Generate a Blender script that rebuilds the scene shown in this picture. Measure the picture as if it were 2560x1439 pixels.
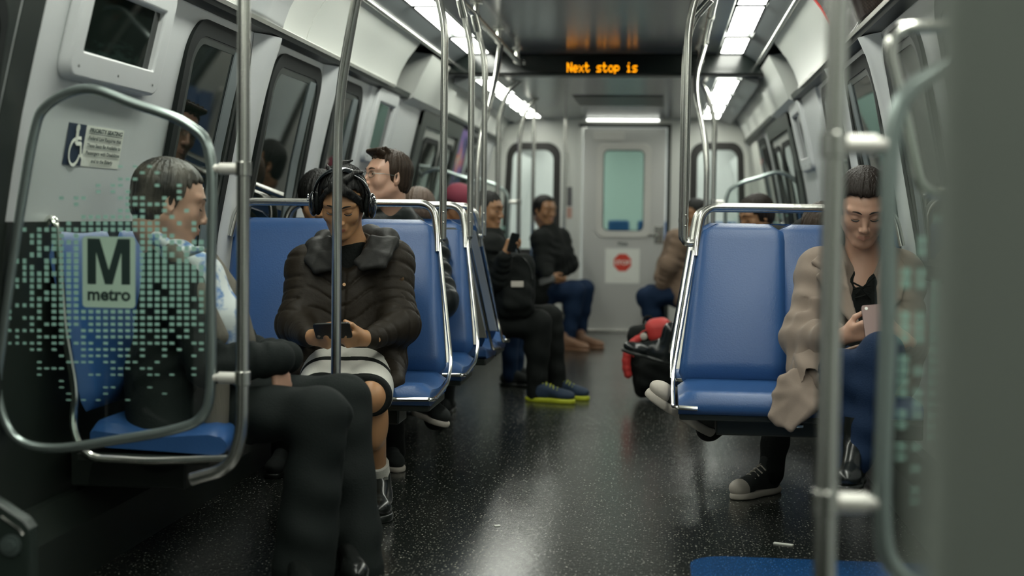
import bpy, bmesh, math, random
import numpy as np
from mathutils import Vector, Matrix
random.seed(7)
for o in list(bpy.data.objects): bpy.data.objects.remove(o)
SC = bpy.context.scene
COL = SC.collection
PI = math.pi

# ---------------------------------------------------------------- camera
FPX = 3556.0
VPX, VPY, ROLL = 1660.0, 547.0, 0.013
CAMH = 1.07
def _cam_axes():
    d = Vector(((VPX-1280)/FPX, (VPY-719.5)/FPX, 1.0)).normalized()      # world +Y, in (right, down, forward)
    x = Vector((1.0, ROLL, 0.0)); x = (x - d*x.dot(d)).normalized()      # world +X
    z = x.cross(d) * -1.0                                                # world up (image y is down)
    if z.y > 0: z = -z
    return x, d, z
AX, AY, AZ = _cam_axes()
def U(px, py, Y):
    """world point on the plane at distance Y along the car seen at photo position px, py"""
    v = Vector(((px-1280)/FPX, (py-719.5)/FPX, 1.0))
    w = Vector((v.dot(AX), v.dot(AY), v.dot(AZ)))
    k = Y/w.y
    return Vector((w.x*k, Y, CAMH + w.z*k))
def PX(p):
    p = Vector(p) - Vector((0, 0, CAMH))
    c = AX*p.x + AY*p.y + AZ*p.z
    return (1280+FPX*c.x/c.z, 719.5+FPX*c.y/c.z)
cd = bpy.data.cameras.new('camera'); cam = bpy.data.objects.new('camera', cd); COL.objects.link(cam)
# camera local axes: X right, Y up, -Z forward ; rows of the world matrix follow from the axes above
right = Vector((AX.x, AY.x, AZ.x)); down = Vector((AX.y, AY.y, AZ.y)); fwd = Vector((AX.z, AY.z, AZ.z))
M = Matrix((( right.x, -down.x, -fwd.x, 0), (right.y, -down.y, -fwd.y, 0), (right.z, -down.z, -fwd.z, CAMH), (0, 0, 0, 1)))
cam.matrix_world = M
cd.sensor_width = 36.0; cd.lens = 36.0*FPX/2560.0
cd.clip_start = 0.05; cd.clip_end = 100
cd.dof.use_dof = True; cd.dof.focus_distance = 5.25; cd.dof.aperture_fstop = 1.9
SC.camera = cam

# ---------------------------------------------------------------- world and exposure
W = bpy.data.worlds.new('tunnel_dark'); SC.world = W; W.use_nodes = True
W.node_tree.nodes['Background'].inputs[0].default_value = (0.012, 0.018, 0.016, 1)
W.node_tree.nodes['Background'].inputs[1].default_value = 0.6
SC.view_settings.view_transform = 'Standard'; SC.view_settings.look = 'None'
SC.view_settings.exposure = EXPOSURE = 0.0; SC.view_settings.gamma = 1.0
LAMP_STRENGTH = 19.0
LAMP_COLOR = (0.97, 1.0, 0.90)

# ---------------------------------------------------------------- materials
MATS = {}
def mat(name, col, rough=0.5, metal=0.0, spec=0.5, bump=None, coat=0.0, emit=None, estr=1.0, sss=0.0, alpha=None, trans=0.0, sheen=0.0, var=None, aniso=0.0):
    """bump=(scale, strength, (stretch xyz)); var=(scale, amount) natural colour variation"""
    if name in MATS: return MATS[name]
    m = bpy.data.materials.new(name); m.use_nodes = True; nt = m.node_tree; b = nt.nodes['Principled BSDF']
    b.inputs['Base Color'].default_value = (*col, 1); b.inputs['Roughness'].default_value = rough
    b.inputs['Metallic'].default_value = metal; b.inputs['Specular IOR Level'].default_value = spec
    b.inputs['Coat Weight'].default_value = coat; b.inputs['Transmission Weight'].default_value = trans
    b.inputs['Sheen Weight'].default_value = sheen; b.inputs['Anisotropic'].default_value = aniso
    if sss: b.inputs['Subsurface Weight'].default_value = sss; b.inputs['Subsurface Radius'].default_value = (0.012, 0.005, 0.003); b.inputs['Subsurface Scale'].default_value = 1.0
    if emit: b.inputs['Emission Color'].default_value = (*emit, 1); b.inputs['Emission Strength'].default_value = estr
    if alpha is not None: b.inputs['Alpha'].default_value = alpha
    tc = None
    if bump or var:
        tc = nt.nodes.new('ShaderNodeTexCoord')
    if bump:
        mp = nt.nodes.new('ShaderNodeMapping'); nt.links.new(tc.outputs['Object'], mp.inputs[0])
        if len(bump) > 2: mp.inputs['Scale'].default_value = bump[2]
        n = nt.nodes.new('ShaderNodeTexNoise'); n.inputs['Scale'].default_value = bump[0]; n.inputs['Detail'].default_value = 3
        nt.links.new(mp.outputs[0], n.inputs['Vector'])
        bp = nt.nodes.new('ShaderNodeBump'); bp.inputs['Strength'].default_value = bump[1]; bp.inputs['Distance'].default_value = 0.01
        nt.links.new(n.outputs[0], bp.inputs['Height']); nt.links.new(bp.outputs[0], b.inputs['Normal'])
    if var:
        n2 = nt.nodes.new('ShaderNodeTexNoise'); n2.inputs['Scale'].default_value = var[0]; n2.inputs['Detail'].default_value = 4
        nt.links.new(tc.outputs['Object'], n2.inputs['Vector'])
        r = nt.nodes.new('ShaderNodeValToRGB'); a = var[1]
        r.color_ramp.elements[0].position = .35; r.color_ramp.elements[1].position = .65
        r.color_ramp.elements[0].color = (*[c*(1-a) for c in col], 1); r.color_ramp.elements[1].color = (*[min(1, c*(1+a)) for c in col], 1)
        nt.links.new(n2.outputs[0], r.inputs[0]); nt.links.new(r.outputs[0], b.inputs['Base Color'])
    MATS[name] = m; return m
def glassy(name, tint, ior=1.5, rough=0.02):
    """thin pane: mix of tinted transparency and mirror, more mirror at grazing angles from either side"""
    if name in MATS: return MATS[name]
    m = bpy.data.materials.new(name); m.use_nodes = True; nt = m.node_tree
    for n in list(nt.nodes): nt.nodes.remove(n)
    o = nt.nodes.new('ShaderNodeOutputMaterial'); mx = nt.nodes.new('ShaderNodeMixShader'); lw = nt.nodes.new('ShaderNodeLayerWeight'); lw.inputs[0].default_value = .5
    pw = nt.nodes.new('ShaderNodeMath'); pw.operation = 'POWER'; pw.inputs[1].default_value = 4.0
    f0 = ((ior-1)/(ior+1))**2; ma = nt.nodes.new('ShaderNodeMath'); ma.operation = 'MULTIPLY_ADD'; ma.inputs[1].default_value = 1-f0; ma.inputs[2].default_value = f0
    tr = nt.nodes.new('ShaderNodeBsdfTransparent'); gl = nt.nodes.new('ShaderNodeBsdfGlossy')
    tr.inputs[0].default_value = (*tint, 1); gl.inputs['Roughness'].default_value = rough
    nt.links.new(lw.outputs['Facing'], pw.inputs[0]); nt.links.new(pw.outputs[0], ma.inputs[0]); nt.links.new(ma.outputs[0], mx.inputs[0])
    nt.links.new(tr.outputs[0], mx.inputs[1]); nt.links.new(gl.outputs[0], mx.inputs[2]); nt.links.new(mx.outputs[0], o.inputs[0])
    MATS[name] = m; return m

m_white = mat('wall_panel_white', (.60, .62, .62), .32, spec=.5, bump=(3, .04))
m_cove = mat('cove_panel_white', (.62, .64, .60), .28, spec=.6, bump=(5, .05, (1, .3, 1)))
m_ceil = mat('ceiling_grey', (.19, .21, .21), .22, metal=.0, spec=.7, bump=(2, .03))
m_ceil_side = mat('ceiling_side_grey', (.12, .135, .14), .3)
m_dark = mat('dark_trim', (.018, .024, .020), .4)
m_rubber = mat('black_gasket', (.005, .008, .007), .65, spec=.25)
m_steel = mat('brushed_steel', (.60, .60, .56), .26, metal=1, bump=(60, .05, (1, 1, .05)))
m_chrome = mat('polished_steel', (.72, .72, .67), .16, metal=1)
m_satin = mat('satin_steel_sheet', (.56, .56, .53), .38, metal=.75, bump=(40, .06, (8, 1, .3)))
m_whitecap = mat('cast_white_metal', (.62, .61, .56), .35, metal=.3)
m_blue = mat('blue_vinyl', (.026, .086, .24), .38, spec=.5, bump=(160, .10))
m_frame_grey = mat('grey_frame', (.16, .20, .19), .38, metal=.7)
m_pane = glassy('dark_window_glass', (.30, .38, .36), 1.75)
m_clear = glassy('barrier_glass', (.945, .97, .955), 1.33)
m_doorglass = glassy('door_glass', (.66, .79, .74), 1.4)
m_teal = mat('teal_print', (.30, .52, .44), .45)
m_black = mat('black_plastic', (.010, .013, .011), .3)
m_ink = mat('dark_ink', (.012, .030, .026), .5)
m_paper = mat('cream_sticker', (.76, .77, .70), .5)
m_navy = mat('navy_sticker', (.012, .028, .060), .5)
m_lamp = mat('lamp_diffuser', (.8, .8, .8), .5, emit=LAMP_COLOR, estr=LAMP_STRENGTH)
m_led = mat('amber_led', (.1, .04, 0), .5, emit=(1.0, .34, .0), estr=2.2)

# ---------------------------------------------------------------- mesh helpers
class MB:
    def __init__(s): s.v = []; s.f = []; s.mi = []
    def add(s, vs, fs, mi=0):
        n = len(s.v); s.v += [tuple(v) for v in vs]; s.f += [tuple(i+n for i in f) for f in fs]; s.mi += [mi]*len(fs); return s
    def box(s, x0, x1, y0, y1, z0, z1, mi=0):
        vs = [(x, y, z) for z in (z0, z1) for y in (y0, y1) for x in (x0, x1)]
        return s.add(vs, [(0,2,3,1), (4,5,7,6), (0,1,5,4), (2,6,7,3), (0,4,6,2), (1,3,7,5)], mi)
    def obox(s, c, ax, ay, az, mi=0):
        """oriented box: centre and three half-axis vectors"""
        c = Vector(c); ax = Vector(ax); ay = Vector(ay); az = Vector(az)
        vs = [c+ax*i+ay*j+az*k for k in (-1, 1) for j in (-1, 1) for i in (-1, 1)]
        fs = [(0,2,3,1), (4,5,7,6), (0,1,5,4), (2,6,7,3), (0,4,6,2), (1,3,7,5)]
        return s.add(vs, fs, mi)
    def prism(s, poly, d, mi=0):
        """poly: list of 3D points (planar), extruded by vector d"""
        d = Vector(d); n = len(poly); a = [Vector(p) for p in poly]; b = [p+d for p in a]
        fs = [tuple(range(n))[::-1], tuple(range(n, 2*n))] + [(i, (i+1) % n, n+(i+1) % n, n+i) for i in range(n)]
        return s.add(a+b, fs, mi)
    def sweep(s, prof, y0, y1, ny=1, mi=0):
        """open profile of (x,z), swept along Y as a sheet"""
        n = len(prof); vs = []
        for k in range(ny+1):
            y = y0+(y1-y0)*k/ny
            vs += [(x, y, z) for x, z in prof]
        fs = [(k*n+i, k*n+i+1, (k+1)*n+i+1, (k+1)*n+i) for k in range(ny) for i in range(n-1)]
        return s.add(vs, fs, mi)
    def tube(s, pts, r, seg=14, cap=True, mi=0, flat=None):
        pts = [Vector(p) for p in pts]; n = len(pts); rr = r if hasattr(r, '__len__') else [r]*n
        base = len(s.v); t0 = (pts[1]-pts[0]).normalized()
        up = Vector((0, 0, 1)) if abs(t0.z) < .9 else Vector((0, 1, 0))
        a = t0.cross(up).normalized(); vs = []
        for i, p in enumerate(pts):
            t = (pts[min(i+1, n-1)]-pts[max(i-1, 0)]).normalized()
            a = (a - t*a.dot(t)).normalized(); b = t.cross(a)
            for k in range(seg):
                th = 2*PI*k/seg; ra = rr[i]; rb = rr[i]*(flat or 1)
                vs.append(p + a*math.cos(th)*ra + b*math.sin(th)*rb)
        fs = [(i*seg+k, i*seg+(k+1) % seg, (i+1)*seg+(k+1) % seg, (i+1)*seg+k) for i in range(n-1) for k in range(seg)]
        if cap: fs += [tuple(range(seg))[::-1], tuple((n-1)*seg+k for k in range(seg))]
        return s.add(vs, fs, mi)
    def loop(s, pts, r, nrm, seg=14, mi=0):
        """closed tube along a planar outline"""
        pts = [Vector(p) for p in pts]; n = len(pts); nrm = Vector(nrm); vs = []
        for i, p in enumerate(pts):
            t = (pts[(i+1) % n]-pts[i-1]).normalized(); b = t.cross(nrm)
            vs += [p + nrm*math.cos(2*PI*k/seg)*r + b*math.sin(2*PI*k/seg)*r for k in range(seg)]
        return s.add(vs, [(i*seg+k, i*seg+(k+1) % seg, ((i+1) % n)*seg+(k+1) % seg, ((i+1) % n)*seg+k) for i in range(n) for k in range(seg)], mi)
    def cyl(s, a, b, r, seg=20, mi=0): return s.tube([a, b], r, seg, True, mi)
    def ball(s, c, r, mi=0, nu=16, nv=10, R=None):
        c = Vector(c); r = Vector(r) if hasattr(r, '__len__') else Vector((r, r, r)); vs = []
        for j in range(1, nv):
            ph = PI*j/nv
            for i in range(nu):
                th = 2*PI*i/nu; q = Vector((r.x*math.sin(ph)*math.cos(th), r.y*math.sin(ph)*math.sin(th), r.z*math.cos(ph)))
                vs.append(c+(R @ q if R else q))
        q0 = Vector((0, 0, r.z)); q1 = -q0
        vs += [c+(R @ q0 if R else q0), c+(R @ q1 if R else q1)]; T = len(vs)-2; B = T+1
        fs = [(j*nu+i, (j+1)*nu+i, (j+1)*nu+(i+1) % nu, j*nu+(i+1) % nu) for j in range(nv-2) for i in range(nu)]
        fs += [(T, i, (i+1) % nu) for i in range(nu)] + [(B, (nv-2)*nu+(i+1) % nu, (nv-2)*nu+i) for i in range(nu)]
        return s.add(vs, fs, mi)
    def build(s, name, m, parent=None, smooth=35, bevel=0, bseg=2, sub=0):
        me = bpy.data.meshes.new(name); me.from_pydata(s.v, [], s.f)
        ms = m if isinstance(m, (list, tuple)) else [m]
        for x in ms: me.materials.append(x)
        if len(ms) > 1:
            for p, i in zip(me.polygons, s.mi): p.material_index = i
        bm = bmesh.new(); bm.from_mesh(me); bmesh.ops.recalc_face_normals(bm, faces=bm.faces); bm.to_mesh(me); bm.free()
        if smooth:
            me.polygons.foreach_set('use_smooth', [True]*len(me.polygons)); me.set_sharp_from_angle(angle=math.radians(smooth))
        o = bpy.data.objects.new(name, me); COL.objects.link(o)
        if parent: o.parent = parent
        if bevel:
            md = o.modifiers.new('bevel', 'BEVEL'); md.width = bevel; md.segments = bseg; md.limit_method = 'ANGLE'; md.angle_limit = math.radians(40)
        if sub:
            md = o.modifiers.new('sub', 'SUBSURF'); md.levels = sub; md.render_levels = sub
        return o
def tag(o, label=None, cat=None, group=None, kind=None):
    if label: o['label'] = label
    if cat: o['category'] = cat
    if group: o['group'] = group
    if kind: o['kind'] = kind
    return o
def empty(name, label, cat, loc=(0, 0, 0), group=None):
    o = bpy.data.objects.new(name, None); COL.objects.link(o); o.empty_display_size = .05
    o.location = loc
    return tag(o, label, cat, group)
def keep(o, root):
    """parent o (built in world coordinates) to a root that stands elsewhere"""
    o.parent = root; o.matrix_parent_inverse = Matrix.Translation(-root.location); return o
def struct(name, mb, m, **k):
    o = mb.build(name, m, **k); o['kind'] = 'structure'; return o
def fillet(pts, r, n=7):
    pts = [Vector(p) for p in pts]; out = [pts[0]]
    rs = r if hasattr(r, '__len__') else [r]*len(pts)
    for i in range(1, len(pts)-1):
        a, p, b = pts[i-1], pts[i], pts[i+1]; u = (a-p); w = (b-p); R = min(rs[i], u.length*.49, w.length*.49)
        u.normalize(); w.normalize(); s = p+u*R; e = p+w*R
        for k in range(n+1):
            t = k/n; out.append(s*(1-t)**2 + p*2*t*(1-t) + e*t*t)
    out.append(pts[-1]); return out
def rrect(w, h, r, n=6):
    """rounded rectangle outline in 2D, centred"""
    o = []
    for cx, cy, a0 in ((w/2-r, h/2-r, 0), (-w/2+r, h/2-r, 90), (-w/2+r, -h/2+r, 180), (w/2-r, -h/2+r, 270)):
        for k in range(n+1):
            a = math.radians(a0+90*k/n); o.append((cx+r*math.cos(a), cy+r*math.sin(a)))
    return o
def ring(mb, outer, inner, f, d, mi=0):
    """flat ring between two outlines (same count) placed by f(u,v)->Vector, thickness vector d"""
    n = len(outer); d = Vector(d); A = [f(*p) for p in outer]; B = [f(*p) for p in inner]
    vs = A+B+[p+d for p in A]+[p+d for p in B]
    fs = []
    for i in range(n):
        j = (i+1) % n
        fs += [(i, j, n+j, n+i), (2*n+i, 3*n+i, 3*n+j, 2*n+j), (i, 2*n+i, 2*n+j, j), (n+i, n+j, 3*n+j, 3*n+i)]
    mb.add(vs, fs, mi)
def text_mesh(body, size, m, name, f, th=.0006, bold=0.0, align='CENTER', parent=None, fit=None):
    """lettering as a mesh; f maps text (x, y) to a world point; th thickness along the face normal"""
    c = bpy.data.curves.new('t', 'FONT'); c.body = body; c.size = size; c.align_x = align; c.offset = bold; c.resolution_u = 3
    t = bpy.data.objects.new('t', c); COL.objects.link(t)
    bpy.context.view_layer.update()
    dg = bpy.context.evaluated_depsgraph_get()
    me = bpy.data.meshes.new_from_object(t.evaluated_get(dg)); bpy.data.objects.remove(t)
    xs = [v.co.x for v in me.vertices]; k = (fit/(max(xs)-min(xs))) if fit else 1.0
    vs = [f(v.co.x*k, v.co.y) for v in me.vertices]; me.name = name
    for v, p in zip(me.vertices, vs): v.co = p
    me.materials.clear(); me.materials.append(m)
    o = bpy.data.objects.new(name, me); COL.objects.link(o)
    if parent: keep(o, parent)
    return o
# ================================================================ the car
CX = -0.40                      # centre line of the car
YE = 13.3                       # end wall
YN = -0.6                       # behind the camera
PROF = [(1.36, 0), (1.36, .4), (1.36, .8), (1.33, 1.07), (1.29, 1.3), (1.245, 1.5), (1.18, 1.77)]
def wallx(z, side):
    for (w0, z0), (w1, z1) in zip(PROF, PROF[1:]):
        if z0 <= z <= z1: w = w0+(w1-w0)*(z-z0)/(z1-z0); break
    else: w = PROF[-1][0]
    return CX+side*w
def onwall(y, z, side, off=0.0):
    return Vector((wallx(z, side)-side*off, y, z))

# floor: speckled rubber
def floor_mat(name, base, specks):
    m = bpy.data.materials.new(name); m.use_nodes = True; nt = m.node_tree; b = nt.nodes['Principled BSDF']; L = nt.links.new
    tc = nt.nodes.new('ShaderNodeTexCoord'); col = None
    prev = nt.nodes.new('ShaderNodeRGB'); prev.outputs[0].default_value = (*base, 1); out = prev.outputs[0]
    for sc, thr, c in specks:
        v = nt.nodes.new('ShaderNodeTexVoronoi'); v.inputs['Scale'].default_value = sc; v.inputs['Randomness'].default_value = 1
        L(tc.outputs['Object'], v.inputs['Vector'])
        n = nt.nodes.new('ShaderNodeMath'); n.operation = 'LESS_THAN'; n.inputs[1].default_value = thr; L(v.outputs['Distance'], n.inputs[0])
        # only some of the cells carry a chip
        s = nt.nodes.new('ShaderNodeSeparateColor'); L(v.outputs['Color'], s.inputs[0])
        g = nt.nodes.new('ShaderNodeMath'); g.operation = 'GREATER_THAN'; g.inputs[1].default_value = .45; L(s.outputs[0], g.inputs[0])
        mu = nt.nodes.new('ShaderNodeMath'); mu.operation = 'MULTIPLY'; L(n.outputs[0], mu.inputs[0]); L(g.outputs[0], mu.inputs[1])
        mx = nt.nodes.new('ShaderNodeMix'); mx.data_type = 'RGBA'; L(mu.outputs[0], mx.inputs[0]); L(out, mx.inputs[6]); mx.inputs[7].default_value = (*c, 1); out = mx.outputs[2]
    L(out, b.inputs['Base Color'])
    n = nt.nodes.new('ShaderNodeTexNoise'); n.inputs['Scale'].default_value = 1.3; n.inputs['Detail'].default_value = 2; L(tc.outputs['Object'], n.inputs['Vector'])
    r = nt.nodes.new('ShaderNodeMapRange'); r.inputs[3].default_value = .19; r.inputs[4].default_value = .27; L(n.outputs[0], r.inputs[0]); L(r.outputs[0], b.inputs['Roughness'])
    n2 = nt.nodes.new('ShaderNodeTexNoise'); n2.inputs['Scale'].default_value = 55; L(tc.outputs['Object'], n2.inputs['Vector'])
    bp = nt.nodes.new('ShaderNodeBump'); bp.inputs['Strength'].default_value = .06; bp.inputs['Distance'].default_value = .01; L(n2.outputs[0], bp.inputs['Height']); L(bp.outputs[0], b.inputs['Normal'])
    b.inputs['Specular IOR Level'].default_value = .9
    return m
m_floor = floor_mat('speckled_rubber', (.009, .012, .010), [(150, .28, (.06, .05, .045)), (110, .25, (.17, .17, .15)), (70, .19, (.42, .42, .37))])
m_floor_blue = floor_mat('blue_speckled_rubber', (.008, .055, .17), [(160, .2, (.03, .18, .40)), (90, .13, (.30, .45, .55))])
struct('floor', MB().box(CX-1.40, CX+1.40, YN, YE+.02, -.06, 0), m_floor, smooth=0)
# blue area of the floor at the wheelchair space (an inlay of its own)
mb = MB(); poly = [(-.0, 2.35), (.95, 2.35), (.95, 4.52), (.22, 4.52)] + [( .22-.12*math.sin(a), 4.40+.12*math.cos(a)) for a in [PI/2*k/6 for k in range(7)]][1:] + [(.10, 3.0), (-.0, 2.6)]
mb.prism([(x, y, .0) for x, y in poly], (0, 0, .003))
tag(mb.build('floor_inlay', m_floor_blue, smooth=0), kind='structure')

# side walls
for side, nm in ((-1, 'left'), (1, 'right')):
    mb = MB()
    for y0, y1 in ((YN, YE),):
        pr = [(CX+side*w, z) for w, z in PROF]
        outer = [(CX+side*(w+.06), z) for w, z in PROF][::-1]
        poly = [(x, y0, z) for x, z in pr+outer]
        mb.prism(poly, (0, y1-y0, 0))
    struct('wall_'+nm, mb, m_white, smooth=30)
    # heater sill at the foot of the wall
    struct('baseboard_'+nm, MB().prism([(CX+side*1.36, YN, 0), (CX+side*1.27, YN, 0), (CX+side*1.27, YN, .16), (CX+side*1.32, YN, .24), (CX+side*1.36, YN, .24)], (0, YE-YN-.02, 0)), m_dark, smooth=0)

# cove panels with the advert space, one per bay; ledge below, rail above
COVE = [(1.125, 1.80), (1.118, 1.83), (1.095, 1.89), (1.055, 1.96), (1.00, 2.03), (.985, 2.05)]
def cove(side, y0, y1, n, rnd=.0):
    mb = MB(); pr = [(CX+side*w, z) for w, z in COVE]
    back = [(CX+side*(w+.03), z+.015) for w, z in COVE][::-1]
    mb.prism([(x, y0, z) for x, z in pr+back], (0, y1-y0, 0))
    return struct('trim_%d' % n, mb, m_cove, smooth=30)
bays = [(YN, 2.2), (2.21, 4.30), (4.31, 5.95), (5.96, 8.0), (9.9, 11.9), (11.92, YE-.02)]
k = 1
for side in (-1, 1):
    for y0, y1 in bays: cove(side, y0, y1, k); k += 1
    # over the doors the cove is a deeper box (carries the door gear)
    mb = MB(); mb.prism([(CX+side*w, 8.45, z) for w, z in ((1.185, 1.74), (1.11, 1.78), (1.06, 1.90), (.99, 2.03), (1.2, 2.06), (1.25, 1.8))], (0, 1.4, 0)); struct('trim_%d' % k, mb, m_cove, smooth=30); k += 1
    mb = MB(); mb.prism([(CX+side*w, YN, z) for w, z in ((1.19, 1.765), (1.13, 1.772), (1.12, 1.80), (1.20, 1.83))], (0, YE-YN-.02, 0)); struct('trim_%d' % k, mb, m_dark, smooth=0); k += 1
    mb = MB(); mb.prism([(CX+side*w, YN, z) for w, z in ((1.135, 1.792), (1.112, 1.785), (1.108, 1.80), (1.122, 1.81))], (0, 8.5, 0)); struct('trim_%d' % k, mb, m_steel, smooth=30); k += 1
    struct('trim_%d' % k, MB().tube([(CX+side*.972, YN, 2.052), (CX+side*.972, 9.2, 2.052)], .013, 12), m_steel); k += 1
    struct('trim_%d' % k, MB().box(min(CX+side*.97, CX+side*1.4), max(CX+side*.97, CX+side*1.4), YN, YE, 2.075, 2.16), m_dark, smooth=0); k += 1
TRIM_N = k

# ceiling: near section, bulkhead, lower far section; each with a slot for the light strip
YB = 9.20
def ceiling_part(nm, y0, y1, z, m0):
    struct(nm, MB().box(CX-.72, CX+.72, y0, y1, z, z+.06), m0, smooth=0)
    return
ceiling_part('ceiling', YN, YB, 2.12, m_ceil)
mb = MB().box(CX-.72, CX+.72, YB+.14, YE, 1.985, 2.05)
struct('ceiling_far', mb, mat('far_ceiling_grey', (.20, .215, .21), .25, spec=.6), smooth=0)
for side in (-1, 1):
    a, b = sorted((CX+side*.88, CX+side*.985)); c, d = sorted((CX+side*.72, CX+side*.885))
    struct('trim_%d' % TRIM_N, MB().prism([(CX+side*.985, YN, 2.055), (CX+side*.885, YN, 2.115), (CX+side*.885, YN, 2.15), (CX+side*.985, YN, 2.15)], (0, YB-YN, 0)), m_ceil_side, smooth=0); TRIM_N += 1
    struct('trim_%d' % TRIM_N, MB().prism([(CX+side*.99, YB+.14, 1.94), (CX+side*.885, YB+.14, 1.985), (CX+side*.885, YB+.14, 2.05), (CX+side*.99, YB+.14, 2.08)], (0, YE-YB-.16, 0)), m_ceil_side, smooth=0); TRIM_N += 1
    struct('trim_%d' % TRIM_N, MB().box(c, d, YN, YB, 2.150, 2.19), m_dark, smooth=0); TRIM_N += 1      # back of the light slot
    struct('trim_%d' % TRIM_N, MB().box(c, d, YB+.14, YE, 2.015, 2.06), m_dark, smooth=0); TRIM_N += 1

def lamp(side, y0, y1, z, label, w0=.738, w1=.872):
    a, b = sorted((CX+side*w0, CX+side*w1))
    r = empty('ceiling_light', label, 'ceiling light', ((a+b)/2, (y0+y1)/2, z), 'ceiling light panels')
    mb = MB(); pts = [(x+(a+b)/2, y+(y0+y1)/2) for x, y in rrect(b-a, y1-y0, .018)]
    mb.prism([(x, y, z) for x, y in pts], (0, 0, .006)); keep(mb.build('diffuser', m_lamp, smooth=0), r)
    mb = MB(); ring(mb, [(x, y) for x, y in rrect(b-a+.02, y1-y0+.02, .025)], rrect(b-a, y1-y0, .018), lambda u, v: Vector(((a+b)/2+u, (y0+y1)/2+v, z-.001)), (0, 0, .012))
    keep(mb.build('lamp_frame', m_dark, smooth=0), r)
for side, sn in ((-1, 'left'), (1, 'right')):
    ys = [(8.38, 9.12, 'last before the display sign'), (7.14, 8.14, 'second before the display sign'), (5.95, 7.08, 'third before the display sign'), (4.75, 5.88, 'fourth before the display sign'), (3.55, 4.68, 'above the glass barrier'), (2.35, 3.48, 'over the near doors'), (1.15, 2.28, 'added unseen nearest the camera'), (-.1, 1.08, 'added unseen overhead beside the camera')]  # last two panels are out of view, added to brighten the foreground
    for y0, y1, w in ys:
        lamp(side, y0, y1, 2.118, 'white glowing panel in the %s ceiling light strip, %s' % (sn, w))
    for i, (y0, y1) in enumerate([(9.5, 10.4), (10.66, 11.32), (11.62, 12.2), (12.5, 13.0)]):
        lamp(side, y0, y1, 1.982, 'white glowing ceiling panel on the %s beyond the display sign, %s towards the end door' % (sn, ('first', 'second', 'third', 'fourth')[i]))

# bulkhead with the dot display
mb = MB().box(CX-1.03, CX+1.03, YB+.002, YB+.14, 1.985, 2.15)
struct('trim_%d' % TRIM_N, mb, m_dark, smooth=0); TRIM_N += 1
r = empty('display_sign', 'black dot display sign across the ceiling with amber lettering', 'sign', (CX, YB, 2.05))
mb = MB().box(CX-1.02, CX+1.02, YB-.035, YB, 1.995, 2.112); keep(mb.build('sign_housing', mat('gloss_black_panel', (.006, .009, .008), .12, spec=.6), bevel=.004), r)
# 5x7 letters, descender rows below
GL = {'N': ["10001","11001","11001","10101","10011","10011","10001"], 'e': ["00000","00000","01110","10001","11111","10000","01110"],
 'x': ["00000","00000","10001","01010","00100","01010","10001"], 't': ["01000","01000","11110","01000","01000","01001","00110"],
 's': ["00000","00000","01111","10000","01110","00001","11110"], 'o': ["00000","00000","01110","10001","10001","10001","01110"],
 'p': ["00000","00000","11110","10001","10001","11110","10000","10000"], 'i': ["00100","00000","01100","00100","00100","00100","01110"], ' ': ["00000"]*7}
txt = "Next stop is"; pL = U(1419, 158, YB-.035); pR = U(1592, 158, YB-.035); pB = U(1419, 181, YB-.035)
cols = sum(6 for c in txt)-1; dx = (pR.x-pL.x)/(cols-1); dz = .0088
mb = MB()
for i, ch in enumerate(txt):
    for rr_, row in enumerate(GL[ch]):
        for cc, bit in enumerate(row):
            if bit == '1':
                x = pL.x+dx*(i*6+cc); z = pL.z-dz*rr_
                mb.cyl((x, YB-.0372, z), (x, YB-.0348, z), .0042, 8)
o = keep(mb.build('lettering', m_led, smooth=0), r); o['label'] = 'amber dots reading Next stop is'

# access hatch and slot in the far ceiling, light over the end door
tag(MB().box(-.70, -.02, 10.7, 11.6, 1.978, 1.986).build('ceiling_vent', m_dark, smooth=0, bevel=.003), 'long dark air slot in the far ceiling before the end door', 'vent')
r = empty('door_light', 'bright strip light on the ceiling just above the end door', 'ceiling light', (-.39, 13.05, 1.975))
mb = MB().tube([(-.72, 13.1, 1.966), (-.06, 13.1, 1.966)], .010, 14); keep(mb.build('diffuser', mat('door_lamp_diffuser', (.8, .8, .8), .5, emit=LAMP_COLOR, estr=LAMP_STRENGTH*.22)), r)
keep(MB().box(-.75, -.03, 13.06, 13.14, 1.975, 1.986).build('lamp_frame', m_white, smooth=0), r)

# ---------------------------------------------------------------- end wall with door and two windows
def zY(py, Y): return U(1560, py, Y).z
E0 = YE
dl, dr = U(1452, 600, E0).x, U(1664, 600, E0).x; dtop = U(1560, 318, E0).z
def wallshape(mb, x0, x1, z0, z1, y=E0, t=.06): mb.box(x0, x1, y, y+t, z0, z1)
wl = (U(1257, 500, E0).x, U(1397, 500, E0).x, .72, U(1330, 360, E0).z)
wr = (U(1727, 500, E0).x, U(1866, 500, E0).x, .72, U(1800, 360, E0).z)
m_endw = mat('end_wall_white', (.64, .65, .60), .3, spec=.5)
mb = MB()
xs = [CX-1.40, wl[0], wl[1], dl, dr, wr[0], wr[1], CX+1.40]
for x0, x1 in ((xs[0], xs[1]), (xs[2], xs[3]), (xs[4], xs[5]), (xs[6], xs[7])): mb.box(x0, x1, E0, E0+.06, 0, 2.1)
mb.box(dl, dr, E0, E0+.06, dtop, 2.1)
for w in (wl, wr): mb.box(w[0], w[1], E0, E0+.06, 0, w[2]); mb.box(w[0], w[1], E0, E0+.06, w[3], 2.1)
struct('wall_end', mb, m_endw, smooth=0)
m_brown = mat('dark_bronze_frame', (.016, .015, .012), .45)
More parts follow.
